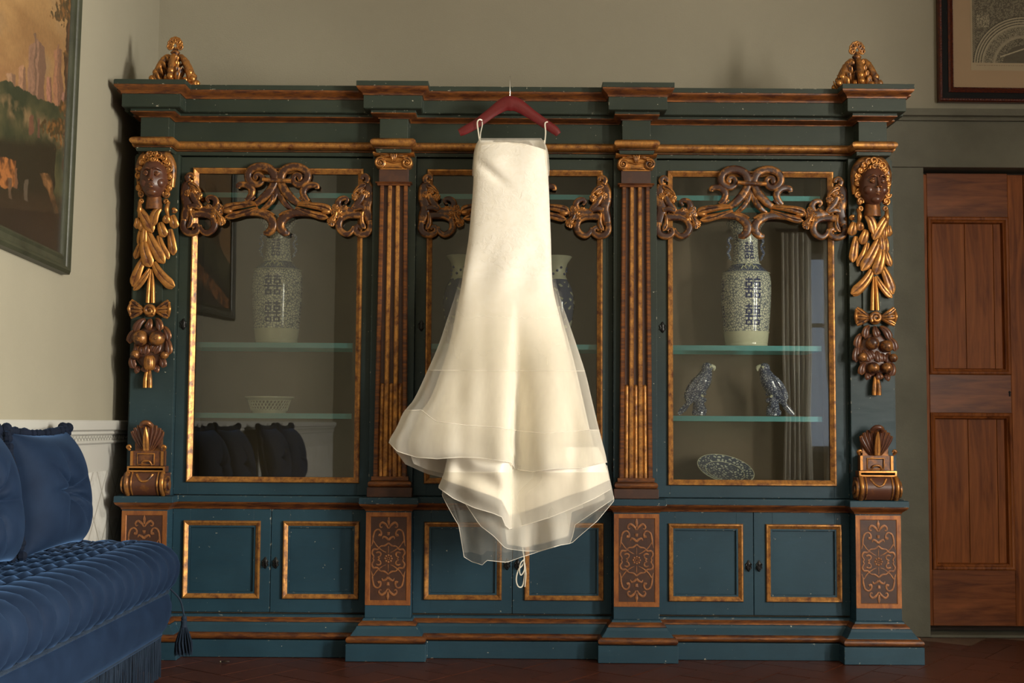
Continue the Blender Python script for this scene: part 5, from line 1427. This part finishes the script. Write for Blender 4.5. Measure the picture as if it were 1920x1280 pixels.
# canvas: U,V are photo positions inside the painting in crop units (right part), extended to the left by inventing hills and sky
cw = PWd-2*fw; chh = PHt-2*fw
def mixc(a, b_, t): t = min(1, max(0, t)); return tuple(p*(1-t)+q_*t for p, q_ in zip(a, b_))
def paintfn(s, t):
    a = (1-s)*cw; h = t*chh                      # a from right edge, h from bottom, metres
    qx, qy = proj(Vector((WL+.021, pA.y-fw-a, pA.z+fw+h))); x = 2.37*qx+4; y = 2.37*qy-6     # into the measured drawing
    x += 8*nn(a, h, 14); y += 8*nn(a+9, h, 14)
    sky = mixc((.21, .11, .042), (.18, .085, .038), sm(y, 100, 420)); sky = mixc(sky, (.29, .165, .065), .5+.9*nn(a*1.0, h*2.4, 3))
    sky = mixc(sky, (.20, .13, .07), max(0, nn(a+3, h*1.5, 4))*1.0+max(0, -y/300)*.4)
    c = sky
    pink = (.24, .11, .06)
    def tower(x0, x1, y0, col, rf):
        nonlocal c
        xm_ = (x0+x1)/2
        top = y0+abs(x-xm_)*rf
        if x0 < x < x1 and y > top and y < 480:
            c = mixc(col, (.10, .055, .035), .75 if x > x0+(x1-x0)*.62 else .15+.5*nn(a, h, 60))
    tower(118, 192, 175, (.22, .12, .075), .9)
    tower(144, 152, 148, (.14, .08, .05), 0)
    tower(232, 268, 205, (.28, .13, .07), .4); tower(246, 253, 190, (.2, .1, .06), 0)
    tower(75, 108, 295, (.30, .16, .09), .8); tower(200, 225, 330, (.30, .14, .09), .3); tower(265, 282, 400, (.26, .13, .09), .4)
    tower(20, 60, 330, (.28, .16, .09), .6); tower(-160, -110, 260, (.24, .13, .08), .8)
    hill = 372+max(0, x-20)*.42+14*nn(a, 0, 20)-(60*math.exp(-((x+240)/120)**2))
    if y > hill:
        k = nn(a, h, 9)
        c = mixc((.028, .032, .016), (.06, .055, .025), .5+k)
        if y > hill+60: c = mixc(c, (.16, .105, .05), max(0, math.exp(-((y-(560+(x-180)*.5))/46)**2)*(.6+1.2*nn(a+4, h, 22))))
        if y > 600 and x < 240: c = mixc(c, (.022, .018, .010), sm(y, 600, 660))
    if x < 66 and 720 < y < 850+nn(a, h, 30)*20: c = mixc((.27, .10, .03), (.07, .03, .013), .5+2.2*nn(a, h, 25))
    e = (x-175)-(y-770)*.42
    if 770 < y < 990 and 0 < e < 46-(y-770)*.16: c = mixc(c, mixc((.26, .12, .045), (.10, .05, .02), .5+1.8*nn(a, h, 28)), 1-abs(e-20)/26)
    if y > 830: c = mixc(c, (.030, .020, .011), sm(y, 830, 900)*.8)
    for fx, fy, fc in ((135, 560, (.12, .05, .03)), (165, 575, (.10, .045, .03)), (115, 850, (.08, .06, .04)), (70, 800, (.13, .06, .03)), (45, 850, (.08, .05, .03)), (-60, 840, (.14, .09, .05)), (-140, 860, (.1, .07, .05))):
        if abs(x-fx) < 7 and abs(y-fy) < 45: c = mixc(c, fc, .85)
    tr_ = abs(x-(292-(y-200)*.012))
    if tr_ < 9+3*nn(a, h, 30) and y < 900: c = mixc((.05, .026, .012), (.14, .06, .025), .5 if x > 292 else 0)
    for fx, fy, rx_, ry_ in ((285, 30, 55, 70), (300, -80, 70, 70), (262, 60, 34, 28), (318, 110, 22, 20), (300, 225, 26, 18), (320, 150, 20, 14), (305, 470, 45, 40), (250, 560, 60, 40), (300, 620, 50, 50), (-230, 120, 90, 160), (-260, 300, 70, 90)):
        d = ((x-fx)/rx_)**2+((y-fy)/ry_)**2
        if d < 1.0+1.6*nn(a, h, 40): c = mixc((.055, .035, .014), (.17, .075, .022), .3+1.6*nn(a+2, h, 45))
    if y > 940: c = mixc(c, (.018, .013, .008), .8)
    return tuple(max(.004, q_) for q_ in c)
pic_grid(340, 300, paintfn, lambda s, t: lp(fw-.004+(1-s)*(cw+.008), fw-.004+t*(chh+.008), .020), 'canvas', 'oil_paint', root)
b = MB(); b.box(.002, .014, -(PWd-.03), -.03, .03, PHt-.03); o = b.build('stretcher', 'dark_wood', None); o.parent = root

# framed engraving above the door
GY = WB
g0 = at(1761, 190, GY-.035); gl = at(1755, 0, GY-.035)
root = thing('framed_print', 'framed engraving of a vaulted arch in a black and tortoiseshell frame above the door', 'picture', (g0.x, GY-.004, g0.z))
GW, GH = .86, .80
KG = 1/(3.2*FPX/(GY-.03))       # metres per crop unit
def fr4(nm, prof, m, par=root):
    rings = [[(a, -d, a), (GW-a, -d, a), (GW-a, -d, GH-a), (a, -d, GH-a)] for a, d in prof]
    b = MB(); b.grid(rings, True); o = b.build(nm, m, None, smooth=True); o.parent = par; return o
# (moulding widths measured: red edge, black flat, red inner edge, gilt sight)
w1, w2, w3 = 22*KG, 58*KG, 92*KG
fr4('outer_moulding', [(0, 0), (0, .030), (w1*.3, .037), (w1*.8, .036), (w1, .030), (w1, 0)], 'frame_tortoise')
fr4('black_band', [(w1, .028), (w2, .028), (w2, 0)], 'frame_black')
fr4('inner_moulding', [(w2, .0), (w2, .032), (w2+(w3-w2)*.3, .038), (w3-.006, .030), (w3, .024), (w3, 0)], 'frame_tortoise')
b = MB(); rr = random.Random(2)
def beads(a, d, step, r):
    n = int((GW-2*a)/step)
    for k in range(n):
        b.ball((a+(k+.5)*step, -d, a), r, 6, 4); b.ball((a, -d, a+(k+.5)*step), r, 6, 4) if a+(k+.5)*step < GH-a else None
beads(w3-.004, .030, .0085, .0032); beads(w1*.55, .037, .014, .0035)
o = b.build('bead_carving', 'frame_tortoise', None, smooth=True); o.parent = root; o['kind'] = 'stuff'
o = MB().box(w3-.003, GW-w3+.003, -.016, -.010, w3-.003, GH-w3+.003).build('mat_board', 'mat_board', None); o.parent = root
# printed sheet: plate mark and engraving
pl, pb_ = (465-262)*KG, (600-400)*KG
o = MB().box(pl, GW-pl, -.0172, -.012, pb_, GH-.14).build('print_sheet', 'print_paper', None); o.parent = root
il, ib = (475-262)*KG, (600-352)*KG; iw, ih = GW-2*il, GH-.16-ib
def engr(s, t):
    x = 475+s*iw/KG; y = 352-t*ih/KG; cx_, cy_ = 476+iw/KG/2, 372.0
    R0 = iw/KG/2
    r = math.hypot(x-cx_, (y-cy_)*1.0); f = r/R0; ang_ = math.atan2(cy_-y, x-cx_)
    v = .11+.05*nn(x*.01, y*.01, 8)
    if f > 1.0:
        v = .10+.10*(nn(x*.02, y*.02, 6) > .05)
        if min(x-475, 475+iw/KG-x) < 16 or y < 352-ih/KG+20: v = .24 if int((x+y)/6) % 2 else .12
        if 500 < x < 580 and 50 < y < 130: v = .12+.22*(nn(x*.03, y*.03, 6) > 0)
    elif f > .80: v = .34 if (f*60) % 3 < 1.9 else .07
    elif f > .60:
        k = (ang_*14) % 1.0; v = .26 if k < .12 or f < .62 or f > .78 else (.06+.24*(nn(x*.05, y*.05, 9) > -.02))
    elif f > .56: v = .30
    elif f > .42: v = .07+.20*(nn(x*.05, y*.05, 7) > .05)
    else: v = .10+.03*math.sin(y)
    if f < .5 and abs(y-(330-(x-600)*.35)) < 4: v = .4
    return (v*1.0, v*.86, v*.58)
pic_grid(260, 230, engr, lambda s, t: (il+s*iw, -.0176, ib+t*ih), 'engraving', 'engraving', root)
b = MB(); x_ = il+.02; rr = random.Random(8)
while x_ < GW-il-.03:
    l_ = rr.uniform(.004, .013); b.box(x_, x_+l_, -.0176, -.0171, ib-.014, ib-.0125); x_ += l_+.004
o = b.build('caption_line', 'frame_tortoise', None); o.parent = root; o['kind'] = 'stuff'
root.rotation_euler = (0, math.radians(.35), 0)

# small thing lying on the floor
p = at(423, 1238, 5.22); k = (1.02)/( -p.z+1.02) if p.z < 1 else 1
fy = 5.27; fx = X(423, 1238, fy)
t = thing('wilted_petal', 'tiny dark curled petal or crumb on the tiles before the left bay', 'debris', (fx, fy, .001))
b = MB(); b.leaf((fx-.016, fy, .004), (fx, fy-.006, .012), (fx+.017, fy+.004, .005), .008, .6, nrm=(0, 0, 1)); b.build('petal', 'dark_wood', t, smooth=True)
b = MB(); b.ball((fx-.024, fy+.01, .0035), .0032, 7, 5); b.build('crumb', 'cream_glaze', t, smooth=True)

# curtains at the rear window (seen in the right glass door)
def curtain(x0, x1, y, label):
    rows = []
    n = 90
    for j in range(9):
        z = .03+2.9*j/8; gather = 1-.16*math.exp(-((z-1.1)/.35)**2)
        xm_ = (x0+x1)/2; rows.append([(xm_+(x0+(x1-x0)*i/n-xm_)*gather, y+.035*math.sin(i*.42)+.014*math.sin(i*.17+z*.6), z) for i in range(n+1)])
    back = [[(p[0], p[1]-.003, p[2]) for p in r] for r in rows]
    t = thing('curtain', label, 'curtain', ((x0+x1)/2, y, .03), 'curtains at the rear window')
    b = MB(); b.grid(rows); b.grid(back); b.build('drape', 'curtain', t, smooth=True)
    b = MB(); b.tube([(x0-.05, y, 2.96), (x1+.05, y, 2.96)], .014, seg=10); b.build('rod', 'dark_wood', t, smooth=True)
curtain(2.68, 2.98, WREAR+.12, 'pale curtain reflected in the right glass door, nearer the shelf centre')
curtain(3.10, 3.95, WREAR+.12, 'pale curtain reflected in the right glass door, nearer the door edge')

# added light blocker shaped as an open shutter (outside the frame, shades the door side)
t = thing('added_shutter', 'added board shaped as an open shutter, out of view, shading the door side of the room', 'shutter', (WR, RW1+.05, RWZ0))
b = MB(); b.box(WR-.50, WR-.004, RW1+.03, RW1+.055, RWZ0-.05, RWZ1+.05); b.build('shade_board', 'white_trim', t, bevel=.002)
for q0, q1 in ((RWZ0+.03, RWZ0+.95), (RWZ0+1.05, RWZ1-.03)):
    b = MB()
    for a in (0, 1):
        x0_, x1_ = WR-.46, WR-.05; yy = RW1+.028
    b.box(x0_, x1_, yy-.008, yy+.002, q0, q1); b.build('raised_panel', 'white_trim', t, bevel=.004)
for o in bpy.data.objects:
    if '_w' in o: del o['_w']
